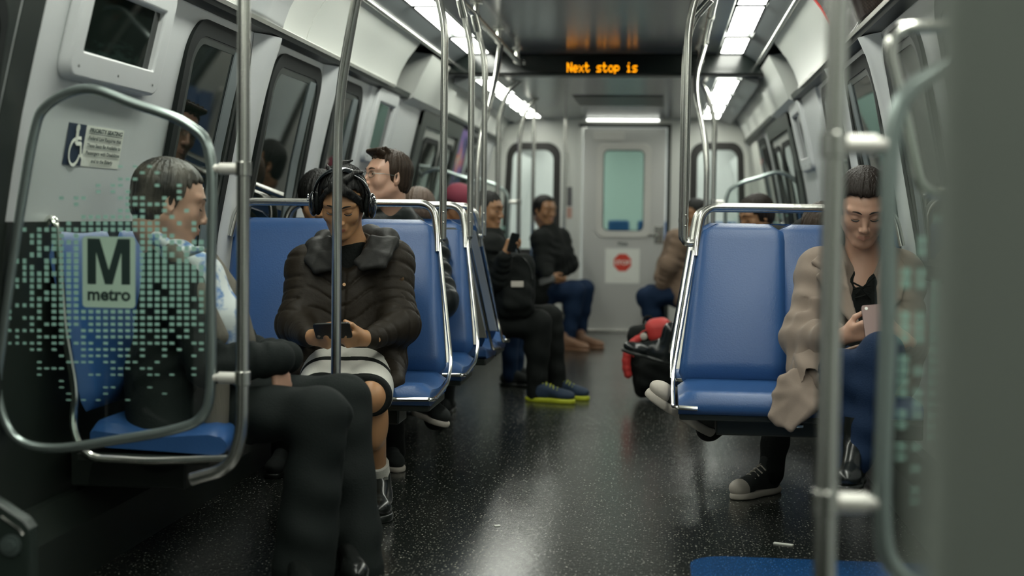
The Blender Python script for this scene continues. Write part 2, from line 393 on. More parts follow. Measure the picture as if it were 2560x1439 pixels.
def endwin(w, n, lean, side):
    x0, x1, z0, z1 = w; c = ((x0+x1)/2, (z0+z1)/2); W_, H_ = x1-x0, z1-z0
    def sk(x, z): # the outer edge leans with the car side
        t = (z-z0)/H_; u = (x-c[0])/W_
        return (x - side*lean*t*(max(0, u*side)+.0), z)
    f = lambda u, v: Vector((sk(c[0]+u, c[1]+v)[0], E0-.012, c[1]+v))
    fr = MB(); ring(fr, rrect(W_+.03, H_+.03, .13), rrect(W_-.11, H_-.11, .09), f, (0, .05, 0))
    fo = struct('window_%d' % n, fr, m_brown, smooth=0)
    p = MB(); p.prism([f(*q)+Vector((0, .02, 0)) for q in rrect(W_-.10, H_-.10, .09)], (0, .006, 0)); g = p.build('pane', m_clear, smooth=0); g.parent = fo
    # white moulded surround
    s = MB(); ring(s, rrect(W_+.15, H_+.15, .19), rrect(W_+.03, H_+.03, .13), lambda u, v: f(u, v)+Vector((0, -.010, 0)), (0, .02, 0)); s2 = s.build('surround', m_endw, smooth=30); s2.parent = fo
endwin(wl, 1, .10, -1); endwin(wr, 2, .10, 1)
# door
dw = dr-dl; dcx = (dl+dr)/2
gx0, gx1 = U(1505, 460, E0).x, U(1613, 460, E0).x; gz0, gz1 = U(1560, 580, E0).z, U(1560, 372, E0).z
mb = MB()
a0, a1 = dl+.015, dr-.015
mb.box(a0, gx0, E0+.01, E0+.05, .035, dtop-.01); mb.box(gx1, a1, E0+.01, E0+.05, .035, dtop-.01)
mb.box(gx0, gx1, E0+.01, E0+.05, .035, gz0); mb.box(gx0, gx1, E0+.01, E0+.05, gz1, dtop-.01)
door = struct('door_1', mb, m_satin, smooth=0)
cx_, cz_ = (gx0+gx1)/2, (gz0+gz1)/2; W_, H_ = gx1-gx0, gz1-gz0
mb = MB(); ring(mb, rrect(W_+.10, H_+.10, .07), rrect(W_-.02, H_-.02, .05), lambda u, v: Vector((cx_+u, E0-.012, cz_+v)), (0, .022, 0)); o = mb.build('window_frame', m_whitecap, smooth=0, bevel=.004); o.parent = door
mb = MB(); ring(mb, rrect(W_, H_, .05), rrect(W_-.035, H_-.035, .045), lambda u, v: Vector((cx_+u, E0-.006, cz_+v)), (0, .022, 0)); o = mb.build('gasket', m_rubber, smooth=0); o.parent = door
mb = MB().box(gx0, gx1, E0+.02, E0+.026, gz0, gz1); o = mb.build('pane', m_doorglass, smooth=0); o.parent = door
o = MB().box(U(1490, 0, E0).x, U(1567, 0, E0).x, E0-.01, E0+.012, U(1530, 352, E0).z, U(1530, 330, E0).z).build('closer', m_whitecap, bevel=.004); o.parent = door
mb = MB().tube([(a1-.05, E0+.01, .92), (a1-.05, E0-.03, .92), (a1-.15, E0-.03, .92)], .011, 10); mb.box(a1-.09, a1-.01, E0-.004, E0+.011, .84, 1.0); o = mb.build('door_handle', m_chrome); o.parent = door
struct('trim_%d' % TRIM_N, MB().box(dl-.02, dr+.02, E0-.05, E0+.05, .0, .035), m_steel, smooth=0, bevel=.005); TRIM_N += 1
for xa in (dl-.035, dr): struct('trim_%d' % TRIM_N, MB().box(xa, xa+.035, E0-.02, E0+.0, .0, dtop+.03), m_dark if xa > dcx else m_endw, smooth=0, bevel=.004); TRIM_N += 1
struct('trim_%d' % TRIM_N, MB().box(dl-.03, dr+.035, E0-.03, E0+.0, dtop, dtop+.03), m_dark, smooth=0); TRIM_N += 1
# STOP sticker on the end door
st = empty('stop_sticker', 'white square sticker with a red stop octagon on the end door', 'sticker', (U(1556, 663, E0).x, E0, U(1556, 663, E0).z))
x0, x1, z0, z1 = U(1513, 660, E0).x, U(1599, 660, E0).x, U(1556, 708, E0).z, U(1556, 621, E0).z
keep(MB().box(x0, x1, E0+.007, E0+.0095, z0, z1).build('backing', m_paper, smooth=0), st)
oc = U(1556, 656, E0); R_ = .087
mb = MB().prism([(oc.x+R_*math.cos(PI/8+k*PI/4), E0+.0062, oc.z+R_*math.sin(PI/8+k*PI/4)) for k in range(8)], (0, .001, 0)); keep(mb.build('octagon', mat('stop_red', (.62, .05, .025), .45), smooth=0), st)
text_mesh('STOP', .058, m_paper, 'lettering', lambda x, y: Vector((oc.x+x, E0+.0058, oc.z-.020+y)), bold=.0012, parent=st)
text_mesh('- - - - - - - - -', .03, mat('faint_red', (.5, .25, .2), .5), 'small_lettering', lambda x, y: Vector((oc.x+x, E0+.0058, z0+.035+y)), parent=st)
o = text_mesh('7066', .05, m_ink, 'car_number', lambda x, y: Vector((U(1556, 614, E0).x+x, E0+.0085, U(1556, 614, E0).z+y)), bold=.001); tag(o, 'small black car number above the stop sticker', 'sign')
# small posters beside the end door
tag(MB().box(U(1412, 500, E0).x, U(1430, 500, E0).x, E0-.004, E0-.001, U(1420, 515, E0).z, U(1420, 467, E0).z).build('notice', mat('grey_notice', (.12, .12, .12), .5), smooth=0), 'small grey notice on the end wall left of the door', 'notice')
tag(MB().box(U(1412, 530, E0).x, U(1430, 530, E0).x, E0-.004, E0-.001, U(1420, 545, E0).z, U(1420, 518, E0).z).build('notice', mat('pink_notice', (.50, .30, .24), .5), smooth=0), 'small pinkish notice on the end wall below the grey one', 'notice')

m_lamp2 = mat('lamp_diffuser_next_car', (.8, .8, .8), .5, emit=LAMP_COLOR, estr=LAMP_STRENGTH*.8)
# ---------------------------------------------------------------- the next car, seen through the end windows
y0, y1 = E0+.35, E0+4.2
mb = MB()
for s in (-1, 1):
    mb.prism([(CX+s*w, y0, z) for w, z in PROF]+[(CX+s*(w+.06), y0, z) for w, z in PROF][::-1], (0, y1-y0, 0))
mb.box(CX-1.4, CX+1.4, y0, y1, -.06, 0); mb.box(CX-1.4, CX+1.4, y1, y1+.05, 0, 2.1)
mb.box(CX-1.4, CX+1.4, y0, y1, 2.1, 2.15)
struct('wall_next_car', mb, m_white, smooth=0)
for s in (-1, 1):
    tag(MB().box(CX+s*.8-.08, CX+s*.8+.08, y0+.1, y1-.2, 2.085, 2.099).build('ceiling_light', m_lamp2, smooth=0), 'glowing light strip on the %s of the next car, seen through the end glass' % ('left' if s < 0 else 'right'), 'ceiling light', 'lights in the next car')
    for yy, xx in ((y0+.9, .45), (y0+1.8, .45), (y0+2.9, .7)):
        tag(MB().tube([(CX+s*xx, yy, .0), (CX+s*xx, yy, 2.1)], .017, 10).build('grab_pole', m_steel), 'bright steel pole in the next car, seen through the end glass', 'pole', 'poles in the next car')
for xx, w_, yy in ((-.62, .12, y0+2.2), (-.30, .2, y0+2.6), (.35, .3, y0+1.4)):
    mb = MB(); mb.box(xx, xx+w_+.12, yy, yy+.08, .5, 1.05); mb.box(xx, xx+w_+.12, yy-.4, yy+.02, .42, .50)
    tag(mb.build('seat', m_blue, bevel=.03, bseg=3), 'blue seat in the next car, seen through the end glass', 'seat', 'seats in the next car')

# ---------------------------------------------------------------- side windows: gasket, inner frame, pane, standing on the leaning wall
def sidewin(side, ya, yb, za, zb, n, r=.13, post=True):
    def f(u, v):
        return onwall((ya+yb)/2+u, (za+zb)/2+v, side, .0)
    nrm = Vector((-side, 0, .12)).normalized()
    W_, H_ = yb-ya, zb-za
    # rings follow the curved wall
    fr = MB(); ring(fr, rrect(W_, H_, r, 10), rrect(W_-.11, H_-.11, r*.75, 10), lambda u, v: f(u, v)-nrm*.004, nrm*.018)
    fo = struct('window_%d' % n, fr, m_rubber, smooth=0)
    fi = MB(); ring(fi, rrect(W_-.11, H_-.11, r*.75, 10), rrect(W_-.18, H_-.16, r*.6, 10), lambda u, v: f(u, v)-nrm*.002, nrm*.012); o = fi.build('inner_frame', m_dark, smooth=0); o.parent = fo
    p = MB()
    nz = 8; w2, h2 = W_-.16, H_-.14; vs = []
    for i in range(nz+1):
        v = -h2/2+h2*i/nz
        vs += [f(-w2/2, v)+nrm*.007, f(w2/2, v)+nrm*.007]
    p.add(vs, [(2*i, 2*i+1, 2*i+3, 2*i+2) for i in range(nz)]); g = p.build('pane', m_dpane, smooth=60); g.parent = fo
    if post:
        # slim mullion of the sliding sash, seen pale blue-grey
        q = MB(); yy = (W_/2-.11)
        vs = []
        for i in range(nz+1):
            v = -h2/2+h2*i/nz
            for uu, off in ((yy-.10, .008), (yy-.10, .014), (yy, .014), (yy, .008)): vs.append(f(uu, v)+nrm*off)
        q.add(vs, [(4*i+a, 4*i+(a+1) % 4, 4*i+4+(a+1) % 4, 4*i+4+a) for i in range(nz) for a in range(4)]); g = q.build('mullion', mat('mullion_grey', (.13, .155, .16), .5), smooth=0); g.parent = fo
m_dpane = mat('window_glass_night', (.006, .010, .008), .03, spec=.5)
m_dpane.node_tree.nodes['Principled BSDF'].inputs['IOR'].default_value = 1.5
WN = 3
for side in (-1, 1):
    for ya, yb in ((4.68, 5.39), (5.70, 6.52), (6.82, 7.42), (11.45, 12.3)) + (((2.7, 3.5), (3.75, 4.4)) if side > 0 else ()):
        sidewin(side, ya, yb, .86, 1.735, WN); WN += 1

# vertical posts that stand proud between the windows, flaring at the head
def pillar(side, ya, yb):
    global TRIM_N
    mb = MB(); za, zb = .3, 1.765
    n = 14; vs = []
    for i in range(n+1):
        z = za+(zb-za)*i/n
        fl = .05*max(0, (z-1.55)/.2)**2
        for yy, off in ((ya-fl, .002), (ya+.02, .024+fl*.25), ((ya+yb)/2, .030+fl*.6), (yb-.02, .024+fl*.25), (yb+fl, .002)):
            vs.append(onwall(yy, z, side, off))
    mb.add(vs, [(5*i+a, 5*i+a+1, 5*i+5+a+1, 5*i+5+a) for i in range(n) for a in range(4)])
    struct('trim_%d' % TRIM_N, mb, m_white, smooth=50); TRIM_N += 1
for side in (-1, 1):
    for ya, yb in ((5.43, 5.66), (6.56, 6.78)): pillar(side, ya, yb)
    # door posts and door of the far vestibule
    for ya, yb in ((7.55, 8.35), (8.38, 9.1)):
        mb = MB(); n = 10; vs = []
        for i in range(n+1):
            z = .02+(1.75)*i/n
            for yy, off in ((ya, .0), (ya+.012, .014), (yb-.012, .014), (yb, .0)): vs.append(onwall(yy, min(z, 1.765), side, off))
        mb.add(vs, [(4*i+a, 4*i+a+1, 4*i+4+a+1, 4*i+4+a) for i in range(n) for a in range(3)]); struct('trim_%d' % TRIM_N, mb, m_white, smooth=0); TRIM_N += 1
def sidedoor(side, ya, yb, n, leafm=None, fo_=.03, lo_=.012, fw=.20):
    mb = MB(); k = 12
    def strip(mb, y0, y1, z0, z1, off, th=.0):
        vs = []
        for i in range(k+1):
            z = z0+(z1-z0)*i/k
            for yy, o_ in ((y0, off-.02), (y0, off), (y1, off), (y1, off-.02)): vs.append(onwall(yy, z, side, o_))
        mb.add(vs, [(4*i+a, 4*i+a+1, 4*i+4+a+1, 4*i+4+a) for i in range(k) for a in range(3)]); return mb
    fr = MB(); strip(fr, ya, ya+fw, 0, 1.765, fo_); strip(fr, yb-.12, yb, 0, 1.765, fo_); strip(fr, ya, yb, 1.66, 1.765, fo_+.001)
    d = struct('door_%d' % n, fr, m_dark, smooth=0)
    for y0, y1 in ((ya+fw+.01, (ya+fw+yb)/2-.01), ((ya+fw+yb)/2+.01, yb-.13)):
        l = MB(); strip(l, y0, y1, .01, 1.65, lo_); o = l.build('door_leaf', leafm or m_satin, smooth=30); o.parent = d
        g = MB(); f = lambda u, v: onwall((y0+y1)/2+u, 1.15+v, side, lo_)
        nr = Vector((-side, 0, .15)).normalized()
        ring(g, rrect(y1-y0-.12, .90, .1), rrect(y1-y0-.19, .83, .08), f, nr*.012); q = g.build('window_gasket', m_rubber, smooth=0); q.parent = o
        p = MB(); vs = []
        for i in range(9):
            v = -.42+.84*i/8; vs += [f(-(y1-y0-.18)/2, v)+nr*.004, f((y1-y0-.18)/2, v)+nr*.004]
        p.add(vs, [(2*i, 2*i+1, 2*i+3, 2*i+2) for i in range(8)]); q = p.build('pane', m_dpane, smooth=60); q.parent = o
for side in (-1, 1): sidedoor(side, 9.15, 10.95, 2 if side < 0 else 3)
sidedoor(-1, 2.05, 3.595, 4, m_dark, .004, .002, .12)

# dark lower panel of the wall beside the near doors
for side_, ya_, yb_ in ((-1, 3.60, 4.95),):
    mb = MB(); vs = []
    for i in range(9):
        z = .24+.80*i/8
        for yy, off in ((ya_, .0), (ya_, .008), (yb_, .008), (yb_, .0)): vs.append(onwall(yy, z, side_, off))
    mb.add(vs, [(4*i+a, 4*i+a+1, 4*i+4+a+1, 4*i+4+a) for i in range(8) for a in range(3)]); struct('trim_%d' % TRIM_N, mb, m_dark, smooth=0); TRIM_N += 1
# ---------------------------------------------------------------- things on the walls
def wallquad(mb, pts, side, off, th=.002, mi=0):
    """polygon given as (y,z) on a wall"""
    a = [onwall(y, z, side, off) for y, z in pts]; mb.prism(a, (-side*th, 0, 0), mi); return mb
def pixwall(px, py, side, off=0.0):
    """where the ray through a photo position meets the wall: gives (y,z)"""
    v = Vector(((px-1280)/FPX, (py-719.5)/FPX, 1.0)); w = Vector((v.dot(AX), v.dot(AY), v.dot(AZ)))
    t = 2.0
    for _ in range(40):
        z = CAMH+w.z*t; t = (wallx(max(0, min(1.76, z)), side)-side*off)/w.x
    return w.y*t, CAMH+w.z*t
# map case on the near left wall
def case(side, ya, yb, za, zb, label, bw=.075, picture=None, inner=(.0, .0)):
    c = onwall((ya+yb)/2, (za+zb)/2, side, .02)
    r = empty('map_case', label, 'display case', c); W_, H_ = yb-ya, zb-za
    f = lambda u, v: onwall((ya+yb)/2+u, min(1.765, (za+zb)/2+v), side, 0)
    nr = Vector((-side, 0, .12)).normalized()
    mb = MB(); ring(mb, rrect(W_, H_, .05, 6), rrect(W_-2*bw, H_-2*bw, .006, 6), f, nr*.040); keep(mb.build('frame', m_white, smooth=30, bevel=.008, bseg=3), r)
    mb = MB(); vs = []
    for i in range(9):
        v = (H_/2-bw+.005)*(i/4-1); vs += [f(-(W_/2-bw+.005), v)+nr*.018, f(W_/2-bw+.005, v)+nr*.018]
    mb.add(vs, [(2*i, 2*i+1, 2*i+3, 2*i+2) for i in range(8)]); keep(mb.build('glazing', m_dpane, smooth=60), r)
    mb = MB()
    for i in range(3):
        u = (-W_/2+.06)+(W_-.12)*i/2; p = f(u, -H_/2+bw*.42)+nr*.040; mb.cyl(p-nr*.001, p+nr*.0012, .0042, 10)
    keep(mb.build('screws', m_dark, smooth=0), r)
    return r
ya, za = pixwall(168, 175, -1, .04); yb, zb_ = pixwall(400, 232, -1, .04)
case(-1, 3.74, 4.43, 1.435, 1.765, 'white framed map case high on the left wall beside the near window')
case(1, 8.3, 8.9, 1.36, 1.765, 'white framed case on the right wall past the far windows')
case(-1, 7.66, 8.25, 1.36, 1.765, 'white framed case on the left wall past the last window')
# priority seating sign
def sign_pt(u, v, off=.0):   # u to the right in the picture (along +Y), v up
    return onwall(SY+u, SZ+v, -1, off)
y_a, z_a = pixwall(166, 415, -1); y_b, z_b = pixwall(300, 425, -1); y_c, z_c = pixwall(173, 309, -1)
SY, SZ = y_a-.035, z_a+.004
SW, SH = (y_b-y_a)*1.03, (z_c-z_a)
st = empty('priority_seating_sign', 'priority seating sign with navy wheelchair symbol on the left wall', 'sign', onwall(SY+SW/2, SZ+SH/2, -1, 0))
mb = MB(); mb.prism([sign_pt(0, 0, .0005), sign_pt(SW, 0, .0005), sign_pt(SW, SH, .0005), sign_pt(0, SH, .0005)], (.001, 0, 0)); keep(mb.build('backing', m_paper, smooth=0), st)
mb = MB(); mb.prism([sign_pt(0, 0, -.001+.0018), sign_pt(SW*.30, 0, .0008), sign_pt(SW*.30, SH, .0008), sign_pt(0, SH, .0008)], (.0013, 0, 0)); keep(mb.build('blue_field', m_navy, smooth=0), st)
# wheelchair figure
mb = MB(); A = lambda u, v: sign_pt(SW*.30*u, SH*v, .0050)
def stroke(mb, pts, w):
    for a, b in zip(pts, pts[1:]):
        a, b = Vector(a), Vector(b); d = (b-a).normalized(); n = d.cross(Vector((1, 0, 0))).normalized()*w
        mb.prism([a-n, b-n, b+n, a+n], (.0008, 0, 0))
wu = SW*.30
def B(a, v): return A(a, v)
stroke(mb, [B(.50, .80), B(.52, .52)], wu*.075); stroke(mb, [B(.50, .53), B(.80, .53)], wu*.05)
stroke(mb, [B(.52, .66), B(.76, .66)], wu*.04); stroke(mb, [B(.78, .54), B(.88, .22), B(.97, .24)], wu*.05)
mb.prism([B(.49+.10*math.cos(t), .885+.10*SW*.30/SH*math.sin(t)) for t in [2*PI*k/12 for k in range(12)]], (.0008, 0, 0))
arc = [B(.50+.30*math.cos(t), .32+.30*SW*.30/SH*math.sin(t)) for t in [math.radians(100+k*250/16) for k in range(17)]]
stroke(mb, arc, wu*.035)
keep(mb.build('wheelchair_symbol', m_paper, smooth=0), st)
ls = [('PRIORITY SEATING', .845, .125, .0004), ('Federal Law Requires that', .655, .115, .0002), ('These Seats Be Available to', .475, .115, .0002), ('Passengers with Disabilities', .295, .115, .0002), ('and to the Elderly', .10, .115, .0002)]
fits = {'PRIORITY SEATING': .60, 'Federal Law Requires that': .60, 'These Seats Be Available to': .62, 'Passengers with Disabilities': .62, 'and to the Elderly': .40}
for t, v, sz, bo in ls:
    text_mesh(t, SH*sz*1.12, m_ink, 'lettering', (lambda v: lambda x, y: sign_pt(SW*.655+x, SH*v+y, .0050))(v), bold=bo+.0002, parent=st, fit=SW*fits[t])
mb = MB(); mb.prism([sign_pt(SW*.35, SH*.80, .005), sign_pt(SW*.96, SH*.80, .005), sign_pt(SW*.96, SH*.812, .005), sign_pt(SW*.35, SH*.812, .005)], (.0006, 0, 0)); keep(mb.build('underline', m_ink, smooth=0), st)

# purple and orange poster beyond the left doors, red stem poster on the right
m_poster = bpy.data.materials.new('purple_poster'); m_poster.use_nodes = True; nt = m_poster.node_tree
tc = nt.nodes.new('ShaderNodeTexCoord'); n = nt.nodes.new('ShaderNodeTexNoise'); n.inputs['Scale'].default_value = 5; n.inputs['Detail'].default_value = 1
r_ = nt.nodes.new('ShaderNodeValToRGB'); e = r_.color_ramp.elements; e[0].position = .35; e[0].color = (.02, .03, .12, 1); e[1].position = .5; e[1].color = (.16, .09, .30, 1)
x = e.new(.6); x.color = (.55, .14, .03, 1); x = e.new(.68); x.color = (.30, .30, .30, 1)
nt.links.new(tc.outputs['Object'], n.inputs['Vector']); nt.links.new(n.outputs[0], r_.inputs[0]); nt.links.new(r_.outputs[0], nt.nodes['Principled BSDF'].inputs['Base Color'])
mb = MB(); wallquad(mb, [(11.0, .98), (11.4, .98), (11.4, 1.76), (11.0, 1.76)], -1, .004, .01); tag(mb.build('poster', m_poster, smooth=0), 'purple and orange poster on the left wall beyond the doors', 'poster')
m_red = mat('poster_red', (.55, .05, .04), .5)
r = empty('poster', 'white poster with a thin red forked mark on the far right wall', 'poster', onwall(12.0, 1.3, 1, .02))
mb = MB(); wallquad(mb, [(12.35, .95), (13.2, .95), (13.2, 1.76), (12.35, 1.76)], 1, .004, .008); keep(mb.build('sheet', m_paper, smooth=0), r)
def P_(px, py): y_, z_ = pixwall(px, py, 1, .02); return onwall(y_, z_, 1, .0135)
mb = MB()
for a, b, w in (((1883, 403), (1896, 432), .016), ((1904, 398), (1896, 432), .012), ((1896, 430), (1906, 487), .016)):
    a, b = P_(*a), P_(*b); d = (b-a).normalized(); n = d.cross(Vector((1, 0, 0))).normalized()*w; mb.prism([a-n, b-n, b+n, a+n], (-.002, 0, 0))
keep(mb.build('red_mark', m_red, smooth=0), r)
# advert sheets in the cove
def coveat(t, side, off):   # t 0..1 up the cove
    k = t*(len(COVE)-1); i = min(int(k), len(COVE)-2); g = k-i; w = COVE[i][0]*(1-g)+COVE[i+1][0]*g; z = COVE[i][1]*(1-g)+COVE[i+1][1]*g
    return CX+side*(w-off), z-off*.6
def advert(side, y0, y1, m0, label, t0=.06, t1=.96, fr=True, cat='advert'):
    mb = MB(); n = 8; vs = []
    for i in range(n+1):
        x, z = coveat(t0+(t1-t0)*i/n, side, .006); vs += [(x, y0, z), (x, y1, z)]
    mb.add(vs, [(2*i, 2*i+1, 2*i+3, 2*i+2) for i in range(n)]); o = mb.build('advert_card', m0, smooth=60)
    md = o.modifiers.new('s', 'SOLIDIFY'); md.thickness = .003
    tag(o, label, cat)
advert(-1, 5.02, 5.55, mat('silver_card', (.40, .42, .42), .35), 'pale grey advert card in the left cove above the seats')
advert(-1, 8.9, 9.5, mat('pinkish_card', (.55, .50, .48), .4), 'whitish advert card with faint pink print in the left cove over the doors', .3, .8)
m_stripe = bpy.data.materials.new('dark_striped_card'); m_stripe.use_nodes = True; nt = m_stripe.node_tree; b_ = nt.nodes['Principled BSDF']
tc = nt.nodes.new('ShaderNodeTexCoord'); wv = nt.nodes.new('ShaderNodeTexWave'); wv.bands_direction = 'Y'; wv.inputs['Scale'].default_value = 14
rr2 = nt.nodes.new('ShaderNodeValToRGB'); rr2.color_ramp.elements[0].color = (.008, .008, .008, 1); rr2.color_ramp.elements[1].color = (.05, .035, .03, 1)
nt.links.new(tc.outputs['Object'], wv.inputs[0]); nt.links.new(wv.outputs[0], rr2.inputs[0]); nt.links.new(rr2.outputs[0], b_.inputs['Base Color']); b_.inputs['Roughness'].default_value = .2
advert(1, 4.9, 6.1, m_stripe, 'dark striped advert card in the right cove')
advert(1, 6.1, 6.16, m_red, 'narrow red card at the end of the dark advert in the right cove')
# ================================================================ rails and poles
XLR, XRR, ZR = -.93, .205, 2.045
for x, nm in ((XLR, 'left'), (XRR, 'right')):
    r = empty('ceiling_handrail', 'long steel handrail hung under the ceiling on the %s of the aisle' % nm, 'handrail', (x, 6.4, ZR))
    keep(MB().tube([(x, 2.0, ZR), (x, 9.05, ZR)], .0165, 16).build('rail', m_steel), r)
    for y in (3.1, 4.1, 5.05, 6.0, 6.95, 7.9, 8.9):
        keep(MB().cyl((x, y, ZR+.005), (x, y, 2.12), .015, 14).cyl((x, y, 2.108), (x, y, 2.12), .033, 18).build('mount', m_chrome), r)
        keep(MB().cyl((x, y-.035, ZR), (x, y+.035, ZR), .021, 16).ball((x, y-.03, ZR+.018), .008, nu=8, nv=6).ball((x, y+.03, ZR+.018), .008, nu=8, nv=6).build('clamp', m_steel), r)

def pole(name, pts, r, label, group='steel grab poles', collars=(), cat='pole', m=None, rad=.06, sleeve=None):
    o = MB().tube(fillet(pts, rad), r, 18).build(name, m or m_steel)
    tag(o, label, cat, group)
    for a, b, rr in collars:
        c = MB().cyl(a, b, rr, 18).build('collar', m_steel, bevel=.002); c.parent = o
    return o

# ---------------------------------------------------------------- transverse double seats
def pad(mb, P0, eu, ev, en, W0, W1, H, D, cr=.06, bulge=.014, n=18, m=18):
    """padded back: P0 bottom centre, eu across, ev up, en towards the sitter; widths bottom/top"""
    vs = []
    for side in (1, 0):
        for j in range(m+1):
            b = j/m; t = b*H
            hw = (W0+(W1-W0)*b)/2
            if H-t < cr: hw -= cr-math.sqrt(max(0, cr*cr-(cr-(H-t))**2))
            if t < .02: hw -= .02-math.sqrt(max(0, .02**2-(.02-t)**2))
            for i in range(n+1):
                a = 2*i/n-1; a = math.copysign(abs(a)**.75, a)
                edge = (max(0, 1-abs(a)**10))**.35*(max(0, 1-abs(2*b-1)**16))**.35
                lum = bulge*(math.cos((b-.30)*PI*1.3))
                h = (D*edge + lum*edge*(1-.5*a*a)) if side else 0
                vs.append(P0+eu*(a*hw)+ev*t+en*h)
    N = (n+1)*(m+1); fs = []
    for j in range(m):
        for i in range(n):
            q = j*(n+1)+i; fs.append((q, q+1, q+n+2, q+n+1)); q += N; fs.append((q, q+n+1, q+n+2, q+1))
    for i in range(n): fs.append((i, N+i, N+i+1, i+1)); q = m*(n+1)+i; fs.append((q, q+1, N+q+1, N+q))
    for j in range(m):
        q = j*(n+1); fs.append((q, q+n+1, N+q+n+1, N+q)); q += n; fs.append((q, N+q, N+q+n+1, q+n+1))
    mb.add(vs, fs)
def cushion(mb, O, eu, ef, W_, L, z0=0.0, n=12):
    """seat cushion: O rear centre on top, eu across, ef forward; rounded waterfall front"""
    prof = [(0, -.06), (0, -.012), (.012, 0), (.06, -.010), (.14, -.024), (.22, -.024), (L-.10, -.010), (L-.055, -.004), (L-.02, -.014), (L-.004, -.038), (L, -.060), (L-.008, -.078), (L-.03, -.085), (.02, -.072)]
    vs = []
    for i in range(n+1):
        a = 2*i/n-1; e = max(0, 1-abs(a)**12)**.5
        for p, z in prof:
            zz = z if z < -.058 else -.058+(z+.058)*(.55+.45*e)
            vs.append(O+eu*(a*W_/2)+ef*p+Vector((0, 0, zz+z0)))
    k = len(prof); fs = [(i*k+j, i*k+(j+1) % k, (i+1)*k+(j+1) % k, (i+1)*k+j) for i in range(n) for j in range(k)]
    fs += [tuple(range(k))[::-1], tuple(n*k+j for j in range(k))]
    mb.add(vs, fs)
m_shell = mat('satin_back_shell', (.55, .55, .50), .33, metal=.55, bump=(3, .1))
ZS, ZT = .515, 1.055         # seat/back junction and top of back
def double_seat(side, Yj, face, label, stanchion=True, slabel=None, lipl=.15, railw=True):
    """Yj: back/cushion junction; face=-1 looks at the camera, +1 away"""
    if side < 0: xb, xt, xw = -.80, -.885, -1.705
    else: xb, xt, xw = .055, .135, .885
    sg = 1 if side < 0 else -1           # +X direction is towards the aisle on the left
    rec = -face                          # the back reclines against the facing direction
    eu = Vector((1, 0, 0)); ev = Vector((0, rec*.20, ZT-ZS)).normalized(); H = (ZT-ZS)/ev.z
    en = Vector((0, face*ev.z, -rec*face*0+abs(ev.y))).normalized()
    root = empty('double_seat', label, 'seat', ((xb+xw)/2, Yj, 0), 'blue double seats')
    xm = (xb+xw)/2
    for (x0, x1, t0, t1, dp) in ((xb, xm-sg*.0, xt, (xt+xw)/2+sg*.055, 0.0), (xm+sg*.03, xw, (xt+xw)/2+sg*.10, xw+sg*.0, .022)):
        mb = MB(); c0 = (x0+x1)/2; c1 = (t0+t1)/2
        evv = Vector((c1-c0, rec*.20, ZT-ZS)); L_ = evv.length
        pad(mb, Vector((c0, Yj+rec*dp, ZS-.045)), eu, evv.normalized(), en, abs(x1-x0)-.012, abs(t1-t0), L_+.048, .035)
        keep(mb.build('backrest', m_blue, smooth=60), root)
        mb = MB(); cushion(mb, Vector((c0, Yj+face*.0, ZS-.03)), eu, Vector((0, face, 0)), abs(x1-x0)-.012, .40)
        keep(mb.build('cushion', m_blue, smooth=50), root)
    # steel shell behind the back
    mb = MB(); y = lambda t: Yj+rec*(.030+.20*t)
    poly = [(xb, 0, 0), (xt, 0, 1.0), (xt-sg*.04, 0, 1.04), (xw+sg*.04, 0, 1.04), (xw, 0, .98), (xw, 0, 0)]
    for a in range(1):
        pts = [Vector((x, y(t), ZS+.0+(ZT-ZS-.055)*t)) for x, _, t in poly]
        mb.prism(pts, (0, rec*.012, 0))
    keep(mb.build('back_shell', m_shell, smooth=0), root)
    # pan and cantilever under the cushions
    mb = MB(); ya, yb_ = sorted((Yj+face*.02, Yj+face*.37)); a, b = sorted((xb-sg*.01, xw))
    mb.box(a, b, ya, yb_, ZS-.135, ZS-.105); ya, yb_ = sorted((Yj+face*.10, Yj+face*.26)); a, b = sorted((xb-sg*.14, xw-sg*.02)); mb.box(a, b, ya, yb_, ZS-.20, ZS-.13)
    keep(mb.build('seat_pan', m_dark, smooth=0, bevel=.006), root)
    a, b = sorted((xb-sg*.4, xb-sg*.43)); ya, yb_ = sorted((Yj+face*.34, Yj+face*.378))
    keep(MB().box(a, b, ya, yb_, ZS-.150, ZS-.139).build('latch', m_chrome, bevel=.002), root)
    # side frame: along the back edge and the cushion edge, ending in a lip at the front
    ysh = Yj+rec*.185; zsh = 1.0
    f = [(xt+sg*.012, ysh, zsh), (xb+sg*.010, Yj+rec*.01, ZS+.0), (xb+sg*.012, Yj+face*.10, ZS-.065), (xb+sg*.012, Yj+face*.385, ZS-.085), (xb+sg*.006, Yj+face*.415, ZS-.085), (xb-sg*lipl, Yj+face*.415, ZS-.088)]
    keep(MB().tube(fillet(f, [0, .10, .05, .02, .02, 0]), .0078, 10, flat=1.0).build('side_frame', m_chrome), root)
    # top rail
    zr = 1.118; R = .085
    p = [(xt+sg*.012, ysh-rec*.02, .93), (xt+sg*.008, ysh, zsh), (xt-sg*.012, ysh+rec*.015, zr), (xw+sg*.03, ysh+rec*.015, zr), (xw-sg*.0, ysh, zsh-.02)]
    keep(MB().tube(fillet(p, [0, .04, R, .07, 0], 9), .0155, 16).build('top_rail', m_steel), root)
